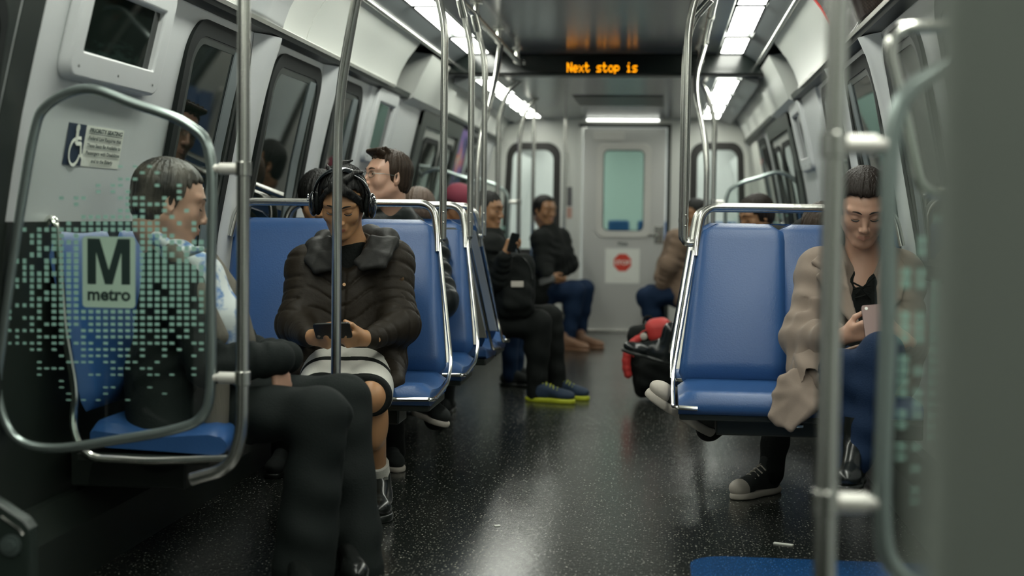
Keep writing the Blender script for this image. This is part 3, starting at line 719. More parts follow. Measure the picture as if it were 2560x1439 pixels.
    if stanchion:
        xs = -.856 if side < 0 else .078; xr = XLR if side < 0 else XRR
        d = .055*sg; zb = .985
        p = [(xt+sg*.008, ysh, zb-.004), (xs+0.0, ysh, zb-.008), (xs, ysh, 1.80), (xs-sg*.03, ysh, 1.93), (xr+sg*.028, ysh-.02, 2.02), (xr+sg*.0, ysh-.05, 2.043)]
        o = MB().tube(fillet(p, [0, .075, .12, .08, .03, 0], 8), .0145, 16).build('grab_pole', m_steel); tag(o, slabel, 'pole', 'steel grab poles')
        c = MB().cyl((xs, ysh, 1.075), (xs, ysh, 1.055), .0158, 16).build('joint', m_steel); c.parent = o
        for q in (1.045, 1.085): c = MB().ball((xs+.004, ysh-.0145, q), .0045, nu=8, nv=6).build('screw', m_chrome); c.parent = o
        # sleeve near the ceiling
        a = Vector((xs-sg*.035, ysh-.002, 1.945)); b = Vector((xr+sg*.022, ysh-.022, 2.022)); c = MB().cyl(a, b, .0185, 16).build('sleeve', m_chrome, bevel=.002); c.parent = o
    return root
YJ = 5.30
double_seat(-1, YJ, -1, 'blue double seat under the woman with headphones', slabel='steel grab pole on the aisle corner of the headphone woman\'s seat')
double_seat(-1, YJ+.78, -1, 'blue double seat under the man in glasses', slabel='steel grab pole on the aisle corner of the man in glasses\' seat')
double_seat(-1, YJ+1.20, 1, 'blue double seat back to back behind the man in glasses, facing away', stanchion=False)
double_seat(-1, YJ+1.62, 1, 'double seat with its bare steel back showing, facing away', slabel='steel grab pole on the corner of the steel-backed seat')
double_seat(1, YJ-.03, -1, 'large blue double seat on the right under the woman in the beige coat', slabel='double steel grab pole at the corner of the front right seat', lipl=.07)
double_seat(1, YJ+.80, -1, 'blue double seat on the right behind the front one', slabel='steel grab pole just behind the front right one')
double_seat(1, YJ+1.25, 1, 'blue double seat on the right facing away', stanchion=False)

# ---------------------------------------------------------------- side-facing seats along the walls
def side_seat(side, ya, yb, n, label, frame=True):
    sg = -side; xw = CX+side*1.33
    root = empty('side_facing_seat', label, 'seat', (xw+sg*.25, (ya+yb)/2, 0), 'side-facing seats')
    w = (yb-ya)/n
    for i in range(n):
        yc = ya+w*(i+.5)
        mb = MB(); pad(mb, Vector((xw+sg*.10, yc, .50)), Vector((0, 1, 0)), Vector((-sg*.13, 0, .54)).normalized(), Vector((sg, 0, .2)).normalized(), w-.012, w-.05, .55, .035); keep(mb.build('backrest', m_blue, smooth=60), root)
        mb = MB(); cushion(mb, Vector((xw+sg*.12, yc, .475)), Vector((0, 1, 0)), Vector((sg, 0, 0)), w-.012, .40); keep(mb.build('cushion', m_blue, smooth=50), root)
    a, b = sorted((xw+sg*.08, xw+sg*.47)); keep(MB().box(a, b, ya, yb, .36, .385).box(*sorted((xw, xw+sg*.35)), ya+.15, yb-.15, .26, .37).build('seat_pan', m_dark, smooth=0, bevel=.005), root)
    for yy, m0 in ((ya-.012, m_chrome), (yb+.012, m_chrome)):
        p = [(xw+sg*.0, yy, 1.03), (xw+sg*.015, yy, 1.055), (xw+sg*.03, yy, 1.03), (xw+sg*.05, yy, .75), (xw+sg*.085, yy, .56), (xw+sg*.075, yy, .45), (xw+sg*.12, yy, .375), (xw+sg*.30, yy, .37), (xw+sg*.535, yy, .385)]
        keep(MB().tube(fillet(p, .05, 5), .0115, 10).build('end_frame', m_chrome), root)
    return root
side_seat(-1, 3.86, 4.82, 2, 'blue side-facing seat behind the glass barrier, under the man in the dark suit')
side_seat(-1, 7.72, 9.55, 4, 'blue side-facing seat on the left before the far doors')
side_seat(-1, 11.12, 12.9, 4, 'blue side-facing seat on the left beyond the doors, nearest the end door')
side_seat(1, 7.72, 9.55, 4, 'blue side-facing seat on the right before the far doors')
side_seat(1, 11.12, 12.9, 4, 'blue side-facing seat on the right beyond the doors, nearest the end door')

# ---------------------------------------------------------------- glass barriers with their poles
YL = 3.62
BS = FPX/YL
xp0 = U(607, 700, YL).x
def loc(px, py): p = U(px, py, YL); return (xp0-p.x, p.z)       # distance from the pole towards the wall, height
FR = [loc(x, y) for x, y in ((527, 700), (527, 400), (470, 312), (330, 258), (215, 222), (120, 262), (84, 340), (40, 600), (5, 860), (-6, 985), (35, 1090), (130, 1120), (300, 1098), (440, 1072), (505, 1040), (527, 960))]
def closed_smooth(p, n=6):
    out = []; N = len(p)
    for i in range(N):
        a, b, c, d = p[i-1], p[i], p[(i+1) % N], p[(i+2) % N]
        for k in range(n):
            t = k/n; out.append(tuple(.5*((2*b[j])+(-a[j]+c[j])*t+(2*a[j]-5*b[j]+4*c[j]-d[j])*t*t+(-a[j]+3*b[j]-3*c[j]+d[j])*t**3) for j in (0, 1)))
    return out
FRS = closed_smooth(FR)
def inside(u, z):
    c = False; n = len(FRS)
    for i in range(n):
        (x1, y1), (x2, y2) = FRS[i], FRS[i-1]
        if (y1 > z) != (y2 > z) and u < (x2-x1)*(z-y1)/(y2-y1)+x1: c = not c
    return c
# the print on the glass: columns and rows of little bars around the logo
GW, GH = 18.4, 15.75
def pattern():
    out = []; rnd = random.Random(11)
    for i in range(28):
        px = 8+GW*i
        for j in range(44):
            py = 353+GH*j
            if 196 < px < 352 and 580 < py < 778: continue
            dx = abs(px-275)/260; dyv = (py-700)/320.0
            p = 1.12-.55*dx**1.6-.95*abs(dyv)**1.5
            if py < 560: p -= .12 + (.25 if px < 300 else .0)
            if 196 < px < 370 and 540 < py < 800: p = 1.2
            if rnd.random() > p: continue
            h = max(3.2, 13.2-10.0*abs(py-650)/330); w = 12.5 if px > 120 else 7.5+5*px/120
            out.append((px, py, w, h))
    return out
PAT = pattern()
m_logo = mat('logo_green', (.40, .55, .44), .45)
def barrier(side, Y, xp, label, pole_label, full=True, near=False):
    f = lambda u, z: Vector((xp+side*u, Y, z))
    r = empty('glass_barrier', label, 'barrier', f(.3, .5), 'glass barriers beside the doors')
    n = len(FRS); pts = [f(*p) for p in FRS]
    mb = MB(); mb.loop(pts, .0135, (0, 1, 0)); keep(mb.build('frame', m_frame_tube, smooth=60), r)
    mb = MB(); mb.prism([f(*p)-Vector((0, .003, 0)) for p in FRS], (0, .006, 0)); keep(mb.build('glass_panel', m_clear, smooth=0), r)
    mb = MB()
    for px, py, w, h in PAT:
        u, z = loc(px, py); a, b = w/BS/2, h/BS/2
        if inside(u-.012, z) and inside(u+.012, z) and inside(u, z-.012):
            mb.add([f(u-a, z-b)-Vector((0, .0045, 0)), f(u+a, z-b)-Vector((0, .0045, 0)), f(u+a, z+b)-Vector((0, .0045, 0)), f(u-a, z+b)-Vector((0, .0045, 0))], [(0, 1, 2, 3)])
    if near:   # the print of the near glass runs nearer the frame
        pass
    keep(mb.build('printed_bars', m_teal, smooth=0), r)
    if full:
        c = loc(274, 680); wd, hg = 142/BS, 184/BS; sx = 1
        g = lambda x, y, o: Vector((xp+side*c[0]+x, Y-.0045-o, c[1]+y))
        mb = MB(); mb.prism([g(x, y, 0) for x, y in rrect(wd, hg, .010)], (0, -.0008, 0)); keep(mb.build('logo_plate', m_logo, smooth=0), r)
        # the big M
        k = .0585; h0, h1 = -.045*0-.032, .0885
        M_ = [(-k, h0), (-k, h1), (-k+.034, h1), (0, h0+.038), (k-.034, h1), (k, h1), (k, h0), (k-.024, h0), (k-.024, h1-.036), (.0105, h0), (-.0105, h0), (-k+.024, h1-.036), (-k+.024, h0)]
        mb = MB(); a = [g(x, y, .0012) for x, y in M_]
        for q in ((0, 1, 11, 12), (1, 2, 3, 10, 11), (3, 4, 5, 8, 9), (9, 10, 3), (5, 6, 7, 8)): mb.add([a[i] for i in q], [tuple(range(len(q)))])
        keep(mb.build('logo_letter', m_ink, smooth=0), r)
        text_mesh('metro', .047, m_ink, 'logo_lettering', lambda x, y: g(x*1.0, y-.074, .0012), bold=.0016, parent=r)
    # pole
    p = [(xp, Y, 2.0), (xp, Y, .50), (xp+side*.03, Y+.0, .40), (xp+side*.14, Y+.01, .365)]
    top = [(XLR if side < 0 else XRR, Y+(-.02), 2.04), (xp-side*.06, Y, 1.93), (xp, Y, 1.74)]
    po = MB().tube(fillet(top+p[1:], [0, .05, .10, .12, .06, 0], 9), .0172, 18).build('grab_pole', m_steel); tag(po, pole_label, 'pole', 'steel grab poles')
    for px, py in ((607, 422), (607, 945)):
        z = loc(px, py)[1]
        k = empty('pole_clamp', '%s white metal clamp tying the pole to the %s' % ('upper' if py < 600 else 'lower', label.split(',')[0]), 'clamp', (xp, Y, z), 'clamps of the glass barriers')
        keep(MB().cyl((xp, Y, z-.019), (xp, Y, z+.019), .0215, 20).build('collar', m_steel, bevel=.002), k)
        ue = loc(527, 700)[0]
        keep(MB().cyl((xp+side*.017, Y, z), (xp+side*(ue-.022), Y, z), .0155, 18).cyl((xp+side*(ue-.024), Y, z), (xp+side*(ue-.004), Y, z), .0105, 14).ball((xp+side*(ue-.010), Y, z), .0125, nu=12, nv=8).build('arm', m_whitecap, bevel=.0015), k)
    return r
m_frame_tube = mat('painted_grey_tube', (.34, .40, .38), .3, metal=.85)
barrier(-1, YL, xp0, 'clear glass barrier with the M logo, left foreground', 'steel grab pole beside the glass barrier in the left foreground')
barrier(1, 2.21, U(2078, 700, 2.21).x, 'blurred glass barrier at the right edge', 'thick blurred steel grab pole in the right foreground', full=False, near=True)
barrier(-1, 9.68, U(1244, 500, 9.68).x, 'far left glass barrier, before the doors', 'steel grab pole at the far left glass barrier', full=False)
barrier(1, 9.68, U(1783, 500, 9.68).x, 'far right glass barrier, before the doors', 'steel grab pole at the far right glass barrier', full=False)
barrier(-1, 11.04, U(1297, 500, 11.04).x, 'left glass barrier beyond the far doors', 'steel grab pole at the left barrier beyond the far doors', full=False)

# poles at the seat ends
def endpole(side, Y, x, xr, label, yr):
    p = [(x, Y, .40), (x, Y, 1.44), (x-side*.075, Y+(yr-Y)*.4, 1.80), (xr, yr, 2.03)]
    o = MB().tube(fillet(p, [0, .16, .14, 0], 9), .0165, 18).build('grab_pole', m_steel); tag(o, label, 'pole', 'steel grab poles')
endpole(-1, 4.62, U(842, 600, 4.62).x, XLR, 'steel grab pole standing right in front of the woman with headphones', 4.50)
endpole(-1, 7.66, U(1192, 500, 7.66).x, XLR, 'slim steel pole behind the steel-backed seat on the left', 8.0)
endpole(1, 7.66, U(1766, 500, 7.66).x, XRR, 'slim steel pole behind the right seats', 8.0)
tag(MB().tube([U(1331, 600, 12.1)-Vector((0, 0, .55)), Vector((U(1331, 600, 12.1).x, 12.1, 1.984))], .0165, 14).build('grab_pole', m_steel), 'steel pole in the far left seats, in front of the man in the black jacket', 'pole', 'steel grab poles')
tag(MB().tube([(U(1411, 500, 13.0).x, 13.0, .0), (U(1411, 500, 13.0).x, 13.0, 1.984)], .013, 14).build('grab_pole', m_steel), 'thin pole beside the end door', 'pole', 'steel grab poles')

# loop handle high on the right, and the near partition at the right edge
p = [onwall(2.6, U(2330, 60, 2.6).z, 1, -.01), U(2290, 66, 2.6), U(2238, 76, 2.6), U(2225, 130, 2.6), U(2252, 240, 2.6), U(2300, 480, 2.6), onwall(2.6, U(2300, 480, 2.6).z-.02, 1, -.01)]
tag(MB().tube(fillet(p, .03), .0125, 14).build('grab_loop', m_chrome), 'curved grab loop high in the right foreground', 'handle')
m_part = mat('partition_grey', (.37, .41, .36), .5, spec=.4)
mb = MB(); f = lambda u, v: Vector((.113+u, .62, 1.02+v))
mb.prism([f(x+.30, y) for x, y in rrect(.60, 1.15, .05)], (0, .03, 0)); tag(mb.build('partition_panel', m_part, smooth=0, bevel=.008, bseg=3), 'grey partition panel filling the right edge, very close and blurred', 'partition')
# equipment box bottom left
Yb = 3.02
a = U(72, 1320, Yb); r = empty('equipment_box', 'dark metal box with a round bolt in the bottom left corner', 'box', (a.x-.15, Yb, 0))
mb = MB(); c = [U(74, 1445, Yb), U(74, 1322, Yb), U(60, 1302, Yb), U(0, 1262, Yb), U(-120, 1190, Yb), U(-120, 1445, Yb)]
c[0].z = 0; c[5].z = 0
mb.prism(c, (0, .045, 0)); keep(mb.build('housing', mat('dark_green_enamel', (.02, .03, .025), .3), smooth=0, bevel=.006, bseg=3), r)
mb = MB(); mb.tube([U(4, 1290, Yb)-Vector((0, .002, 0)), U(45, 1318, Yb)-Vector((0, .002, 0)), U(58, 1336, Yb)-Vector((0, .002, 0))], .0028, 8); keep(mb.build('edge_trim', m_chrome), r)
b = U(28, 1362, Yb); keep(MB().cyl(b, b-Vector((0, .006, 0)), .024, 24).cyl(b-Vector((0, .006, 0)), b-Vector((0, .012, 0)), .014, 6).build('bolt', m_frame_grey), r)
# litter on the floor
g = U(1959, 1338, 4.73); g.z = .002; tag(MB().obox(g, (.030, -.012, 0), (.003, .007, 0), (0, 0, .0015)).build('litter', m_paper, smooth=0), 'small strip of white paper on the floor in front of the right seat', 'litter')
g = U(1243, 1319, 4.85); g.z = .002; tag(MB().obox(g, (.009, .004, 0), (-.003, .007, 0), (0, 0, .0015)).build('litter', m_paper, smooth=0), 'tiny white scrap on the floor in the middle of the aisle', 'litter')
# ================================================================ soft solids: smooth unions of tapered limbs, meshed as one surface
def _ax(lo, hi, coarse, fine):
    """axis samples from lo to hi: coarse step, with finer steps inside the given intervals [(a,b,step)]"""
    out = [lo]; x = lo
    while x < hi:
        st = coarse
        for a, b, s_ in fine:
            if a-coarse <= x <= b: st = min(st, s_)
        x += st; out.append(x)
    return np.array(out, np.float32)
class SDF:
    def __init__(s, lo, hi, coarse, fine=((), (), ())):
        s.x, s.y, s.z = [_ax(lo[i], hi[i], coarse, fine[i]) for i in range(3)]
        s.F = np.full((len(s.x), len(s.y), len(s.z)), .5, np.float32); s.c = coarse
    def _sl(s, lo, hi):
        r = []
        for a, l, h in ((s.x, lo[0], hi[0]), (s.y, lo[1], hi[1]), (s.z, lo[2], hi[2])):
            i0 = max(0, np.searchsorted(a, l)-1); i1 = min(len(a), np.searchsorted(a, h)+1); r.append(slice(int(i0), int(i1)))
        return r
    def _grid(s, sl): return np.meshgrid(s.x[sl[0]], s.y[sl[1]], s.z[sl[2]], indexing='ij', sparse=True)
    def put(s, fn, lo, hi, k=.01, op='u'):
        pad = k+2.2*s.c; sl = s._sl([v-pad for v in lo], [v+pad for v in hi])
        if any(q.stop-q.start < 2 for q in sl): return s
        X, Y, Z = s._grid(sl); d = fn(X, Y, Z).astype(np.float32); f = s.F[tuple(sl)]
        if op == 'u':
            h = np.maximum(k-np.abs(f-d), 0)/k; s.F[tuple(sl)] = np.minimum(f, d)-h*h*k*.25
        elif op == 's':
            h = np.maximum(k-np.abs(f+d), 0)/k; s.F[tuple(sl)] = np.maximum(f, -d)+h*h*k*.25
        elif op == '+': s.F[tuple(sl)] = f+d
        return s
    def cap(s, a, b, r1, r2=None, k=.02, op='u', sq=None):
        a = np.array(a, float); b = np.array(b, float); r2 = r1 if r2 is None else r2; R = max(r1, r2); e = b-a; L = max(float(e@e), 1e-9)
        def fn(X, Y, Z):
            px, py, pz = X-a[0], Y-a[1], Z-a[2]; t = np.clip((px*e[0]+py*e[1]+pz*e[2])/L, 0, 1)
            return np.sqrt((px-e[0]*t)**2+(py-e[1]*t)**2+(pz-e[2]*t)**2)-(r1+(r2-r1)*t)
        return s.put(fn, np.minimum(a, b)-R, np.maximum(a, b)+R, k, op)
    def ell(s, c, r, R=None, k=.02, op='u'):
        c = np.array(c, float); r = np.array(r, float); R = np.eye(3) if R is None else np.array(R, float); m = float(r.max())
        def fn(X, Y, Z):
            p = [X-c[0], Y-c[1], Z-c[2]]; q = [p[0]*R[0][i]+p[1]*R[1][i]+p[2]*R[2][i] for i in range(3)]
            k0 = np.sqrt((q[0]/r[0])**2+(q[1]/r[1])**2+(q[2]/r[2])**2); k1 = np.sqrt((q[0]/r[0]**2)**2+(q[1]/r[1]**2)**2+(q[2]/r[2]**2)**2)+1e-6
            return k0*(k0-1)/k1
        return s.put(fn, c-m, c+m, k, op)
    def box(s, c, h, R=None, rad=.01, k=.01, op='u'):
        c = np.array(c, float); h = np.array(h, float)-rad; R = np.eye(3) if R is None else np.array(R, float); m = float(np.linalg.norm(h))+rad
        def fn(X, Y, Z):
            p = [X-c[0], Y-c[1], Z-c[2]]; q = [np.abs(p[0]*R[0][i]+p[1]*R[1][i]+p[2]*R[2][i])-h[i] for i in range(3)]
            return np.sqrt(np.maximum(q[0], 0)**2+np.maximum(q[1], 0)**2+np.maximum(q[2], 0)**2)+np.minimum(np.maximum(q[0], np.maximum(q[1], q[2])), 0)-rad
        return s.put(fn, c-m, c+m, k, op)
    def tri(s, a, b, c_, r, k=.01, op='u'):
        a, b, c_ = [np.array(list(q), float) for q in (a, b, c_)]; ba, cb, ac = b-a, c_-b, a-c_; nr = np.cross(ba, ac)
        def fn(X, Y, Z):
            P = [[X-q[0], Y-q[1], Z-q[2]] for q in (a, b, c_)]; D = lambda p, v: p[0]*v[0]+p[1]*v[1]+p[2]*v[2]
            sg = sum(np.sign(D(p, np.cross(e, nr))) for p, e in zip(P, (ba, cb, ac)))
            def seg(p, e):
                t = np.clip(D(p, e)/(e@e), 0, 1); return (p[0]-e[0]*t)**2+(p[1]-e[1]*t)**2+(p[2]-e[2]*t)**2
            de = np.minimum(seg(P[0], ba), np.minimum(seg(P[1], cb), seg(P[2], ac))); dp = D(P[0], nr)**2/(nr@nr)
            return np.sqrt(np.where(np.abs(sg) < 2, de, dp))-r
        A = np.stack([a, b, c_]); return s.put(fn, A.min(0)-r, A.max(0)+r, k, op)
    def sheet(s, pts, r, k=.01):
        """a thick cloth patch: fan of triangles over a closed outline"""
        q = [np.array(list(p), float) for p in pts]; m = sum(q)/len(q)
        for i in range(len(q)): s.tri(m, q[i-1], q[i], r, k)
    def disp(s, fn, lo, hi): return s.put(fn, lo, hi, .001, '+')
    def mesh(s, smooth=1):
        F = s.F; S = F < 0
        nx, ny, nz = F.shape
        cnt = np.zeros((nx-1, ny-1, nz-1), np.int8)
        for i in (0, 1):
            for j in (0, 1):
                for k in (0, 1): cnt += S[i:nx-1+i, j:ny-1+j, k:nz-1+k]
        act = (cnt > 0) & (cnt < 8); I = np.argwhere(act)
        idx = np.full(act.shape, -1, np.int32); idx[act] = np.arange(len(I))
        acc = np.zeros((len(I), 3)); num = np.zeros(len(I)); ax = (s.x, s.y, s.z)
        def val(o): return F[I[:, 0]+o[0], I[:, 1]+o[1], I[:, 2]+o[2]]
        def pos(o): return np.stack([ax[d][I[:, d]+o[d]] for d in range(3)], 1)
        C = [(i, j, k) for i in (0, 1) for j in (0, 1) for k in (0, 1)]
        for a in C:
            for d in range(3):
                if a[d] == 0:
                    b = list(a); b[d] = 1; va, vb = val(a), val(b); cr = (va < 0) != (vb < 0)
                    t = np.where(cr, va/np.where(cr, va-vb, 1), 0)[:, None]; p = pos(a)*(1-t)+pos(b)*t
                    acc[cr] += p[cr]; num[cr] += 1
        V = acc/num[:, None]; Q = []
        for d in range(3):
            sl0 = [slice(1, n-1) for n in (nx, ny, nz)]; sl0[d] = slice(0, (nx, ny, nz)[d]-1); sl1 = list(sl0); sl1[d] = slice(1, (nx, ny, nz)[d])
            e = S[tuple(sl0)] != S[tuple(sl1)]; E = np.argwhere(e)
            if not len(E): continue
            off = np.array([1, 1, 1]); off[d] = 0; E = E+off; ins = S[E[:, 0], E[:, 1], E[:, 2]]
            u, v = [(1, 2), (2, 0), (0, 1)][d]; q = []
            for du, dv in ((0, 0), (-1, 0), (-1, -1), (0, -1)):
                W_ = E.copy(); W_[:, u] += du; W_[:, v] += dv; q.append(idx[W_[:, 0], W_[:, 1], W_[:, 2]])
            q = np.stack(q, 1); q[~ins] = q[~ins][:, ::-1]; Q.append(q)
        Q = np.concatenate(Q)
        for _ in range(smooth):
            A = np.zeros_like(V); n = np.zeros(len(V))
            for a in range(4):
                np.add.at(A, Q[:, a], V[Q[:, (a+1) % 4]]); np.add.at(n, Q[:, a], 1)
                np.add.at(A, Q[:, a], V[Q[:, (a+3) % 4]]); np.add.at(n, Q[:, a], 1)
            V = V*.5+(A/n[:, None])*.5
        return V, Q
    def build(s, name, m, root=None, smooth=1, zones=()):
        V, Q = s.mesh(smooth); me = bpy.data.meshes.new(name)
        me.vertices.add(len(V)); me.vertices.foreach_set('co', V.astype(np.float32).ravel())
        me.loops.add(len(Q)*4); me.loops.foreach_set('vertex_index', Q.astype(np.int32).ravel())
        me.polygons.add(len(Q)); me.polygons.foreach_set('loop_start', np.arange(0, len(Q)*4, 4, dtype=np.int32)); me.polygons.foreach_set('loop_total', np.full(len(Q), 4, np.int32))
        ms = m if isinstance(m, (list, tuple)) else [m]
        for x in ms: me.materials.append(x)
        if zones:
            c = V[Q].mean(1); mi = np.zeros(len(Q), np.int32)
            for k, fn in zones: mi[fn(c)] = k
            me.polygons.foreach_set('material_index', mi)
        me.polygons.foreach_set('use_smooth', np.ones(len(Q), bool)); me.update(); me.validate()
        o = bpy.data.objects.new(name, me); COL.objects.link(o)
        if root: keep(o, root)
        return o

def basis(f, up=(0, 0, 1)):
    """columns: left-to-right of the viewer facing the head (x = the person's left), forward y, up z"""
    f = np.array(f, float); f /= np.linalg.norm(f); up = np.array(up, float); x = np.cross(f, up); x /= np.linalg.norm(x); z = np.cross(x, f)
    return np.stack([x, f, z], 1)    # x = right-hand side of the person
def T(c, R, p, s=1.0): return np.array(c, float)+R@(np.array(p, float)*s)

# ---------------------------------------------------------------- head
def add_head(S, c, R, s=1.0, eyes='down', jaw=1.0, nose=1.0, female=False):
    """c: centre of the head between the ears; R: basis (x right, y forward, z up)"""
    E = lambda p, r, k=.012, op='u', R2=None: S.ell(T(c, R, p, s), np.array(r)*s, R if R2 is None else R@R2, k*s, op)
    K = lambda a, b, r1, r2=None, k=.012, op='u': S.cap(T(c, R, a, s), T(c, R, b, s), r1*s, (r2 if r2 is not None else r1)*s, k*s, op)
    E((0, -.014, .036), (.074, .094, .078), .02)                     # skull
    E((0, .030, .012), (.062, .062, .072), .03)                      # forehead and face block
    E((0, .030, -.045), (.052*jaw, .058, .062), .03)                 # lower face
    for sx in (-1, 1):
        K((sx*.056*jaw, -.006, -.045), (sx*.020*jaw, .062, -.097), .016, .015, .035)   # jaw
        E((sx*.040, .058, -.022), (.024, .022, .026), .022)          # cheek
        K((sx*.010, .086, .030), (sx*.050, .070, .030), .0085, .0075, .016)   # brow
    E((0, .070, -.098), (.020*jaw, .016, .016), .024)                # chin
    for sx in (-1, 1): E((sx*.031, .094, .008), (.016, .013, .0105), .010, 's')      # sockets
    K((0, .086, .016), (0, .106*nose, -.026), .0075, .0095, .014)    # nose bridge
    E((0, .107*nose, -.031), (.0105, .010, .0095), .008)             # tip
    for sx in (-1, 1):
        E((sx*.0125, .098, -.034), (.0078, .0095, .0075), .006)      # wings
        E((sx*.006, .107*nose, -.0415), (.0035, .004, .003), .002, 's')
    for sx in (-1, 1):
        E((sx*.031, .074, .007), (.0150, .0145, .0140), .004)        # lids over the eyes
        if eyes == 'open':
            E((sx*.031, .0905, .0075), (.0125, .006, .0052), .0015, 's')
        else:
            K((sx*.019, .0868, -.0005), (sx*.043, .0840, -.0005), .0012, .0012, .0015, 's')
    E((0, .0765, -.062), (.028, .019, .022), .014)                    # muzzle
    for sx in (-1, 1):
        K((0, .0985, -.0590), (sx*.020, .0885, -.0645), .0040, .0026, .004)     # upper lip
        K((0, .0975, -.0695), (sx*.017, .0890, -.0665), .0046, .0028, .004)     # lower lip
        K((0, .1035, -.0642), (sx*.022, .0900, -.0650), .0011, .0009, .0012, 's')
        # ear
        Re = np.array(Matrix.Rotation(math.radians(-sx*18), 3, 'Z') @ Matrix.Rotation(math.radians(12), 3, 'X'))
        E((sx*.078, -.010, -.004), (.0075, .0185, .031), .006, 'u', Re)
        E((sx*.084, -.004, .000), (.0055, .0100, .0180), .003, 's', Re)
def lip_zone(c, R, s=1.0, m=1):
    def fn(P):
        q = (P-np.array(c))@R/s
        return (np.abs(q[:, 0]) < .0205) & (q[:, 1] > .088) & (q[:, 2] < -.0545+np.abs(q[:, 0])*-.22) & (q[:, 2] > -.0755+np.abs(q[:, 0])*.42)
    return (m, fn)
def face_bits(root, c, R, s, eyes, m_brow, m_lash, brow_w=.0032):
    for sx in (-1, 1):
        mb = MB(); pts = [T(c, R, (sx*x, y, z), s) for x, y, z in ((.012, .0955, .0275), (.024, .0945, .0335), (.038, .0875, .0330), (.050, .0765, .0265))]
        mb.tube(fillet(pts, .01, 4), [brow_w*s*w for w in np.interp(np.linspace(0, 1, len(fillet(pts, .01, 4))), [0, .3, 1], [.8, 1, .35])], 8); keep(mb.build('eyebrow', m_brow), root)
        if eyes == 'open':
            ey = MB().ball(T(c, R, (sx*.031, .0765, .0075), s), .0118*s).build('eyeball', mat('eye_white', (.55, .53, .48), .2)); keep(ey, root)
            g = T(c, R, (sx*.031, .0765, .0075), s); d = R@np.array((sx*-.0+EYEX, 1, .0)); d /= np.linalg.norm(d)
            ir = MB().ball(g+d*.0070*s, .0058*s).build('iris', mat('iris_dark', (.03, .025, .018), .15)); keep(ir, root)
        else:
            pts = [T(c, R, (sx*x, y, z), s) for x, y, z in ((.018, .0868, .0000), (.026, .0892, -.0028), (.036, .0882, -.0030), (.045, .0830, .0002))]
            keep(MB().tube(fillet(pts, .006, 4), .0019*s, 6).build('eyelashes', m_lash), root)
EYEX = 0.0
def hair_cap(c, R, s, lo=-.03, hair=.012, fringe=.055, back=-.08, seed=1, tousle=.004, step=.0035, top=0.0, hairline=.052, side_y=.018):
    """hair as a shell around the skull, open at the face; returns the SDF for further locks"""
    m = .16*s; S = SDF(np.array(c)-m, np.array(c)+m, step)
    S.ell(T(c, R, (0, -.014, .036+top*.5), s), np.array((.074+hair, .094+hair, .078+hair+top*.5))*s, R, .01)
    S.ell(T(c, R, (0, -.030, -.015), s), np.array((.066+hair, .070+hair, .070))*s, R, .02)
    # cut the face window
    S.box(T(c, R, (0, .120+side_y, -.110+hairline+.0), s), np.array((.068, .12, .11))*s, R, .035, .02, 's')
    S.box(T(c, R, (0, .05, back-.10), s), np.array((.2, .2, .10))*s, R, .02, .01, 's')
    rnd = random.Random(seed); k = [(rnd.uniform(-1, 1), rnd.uniform(-1, 1), rnd.uniform(-1, 1), rnd.uniform(0, 6)) for _ in range(6)]
    cc = np.array(c)
    def strands(X, Y, Z):
        a = (X-cc[0]); b = (Y-cc[1]); z = (Z-cc[2]); q = [a*R[0][i]+b*R[1][i]+z*R[2][i] for i in range(3)]
        th = np.arctan2(q[0], q[1]+.03); out = 0
        for i, (u, v, w, ph) in enumerate(k): out = out+np.sin(th*(24+9*i)+u*30*q[2]/s+v*20*q[1]/s+ph)*tousle*.45/(1+.5*i)
        return out
    S.disp(strands, cc-m, cc+m)
    return S
def add_locks(S, c, R, s, locks, k=.006):
    for pts, r0, r1 in locks:
        P = [T(c, R, p, s) for p in pts]; n = len(P)-1
        for i in range(n): S.cap(P[i], P[i+1], (r0+(r1-r0)*i/n)*s, (r0+(r1-r0)*(i+1)/n)*s, k*s)

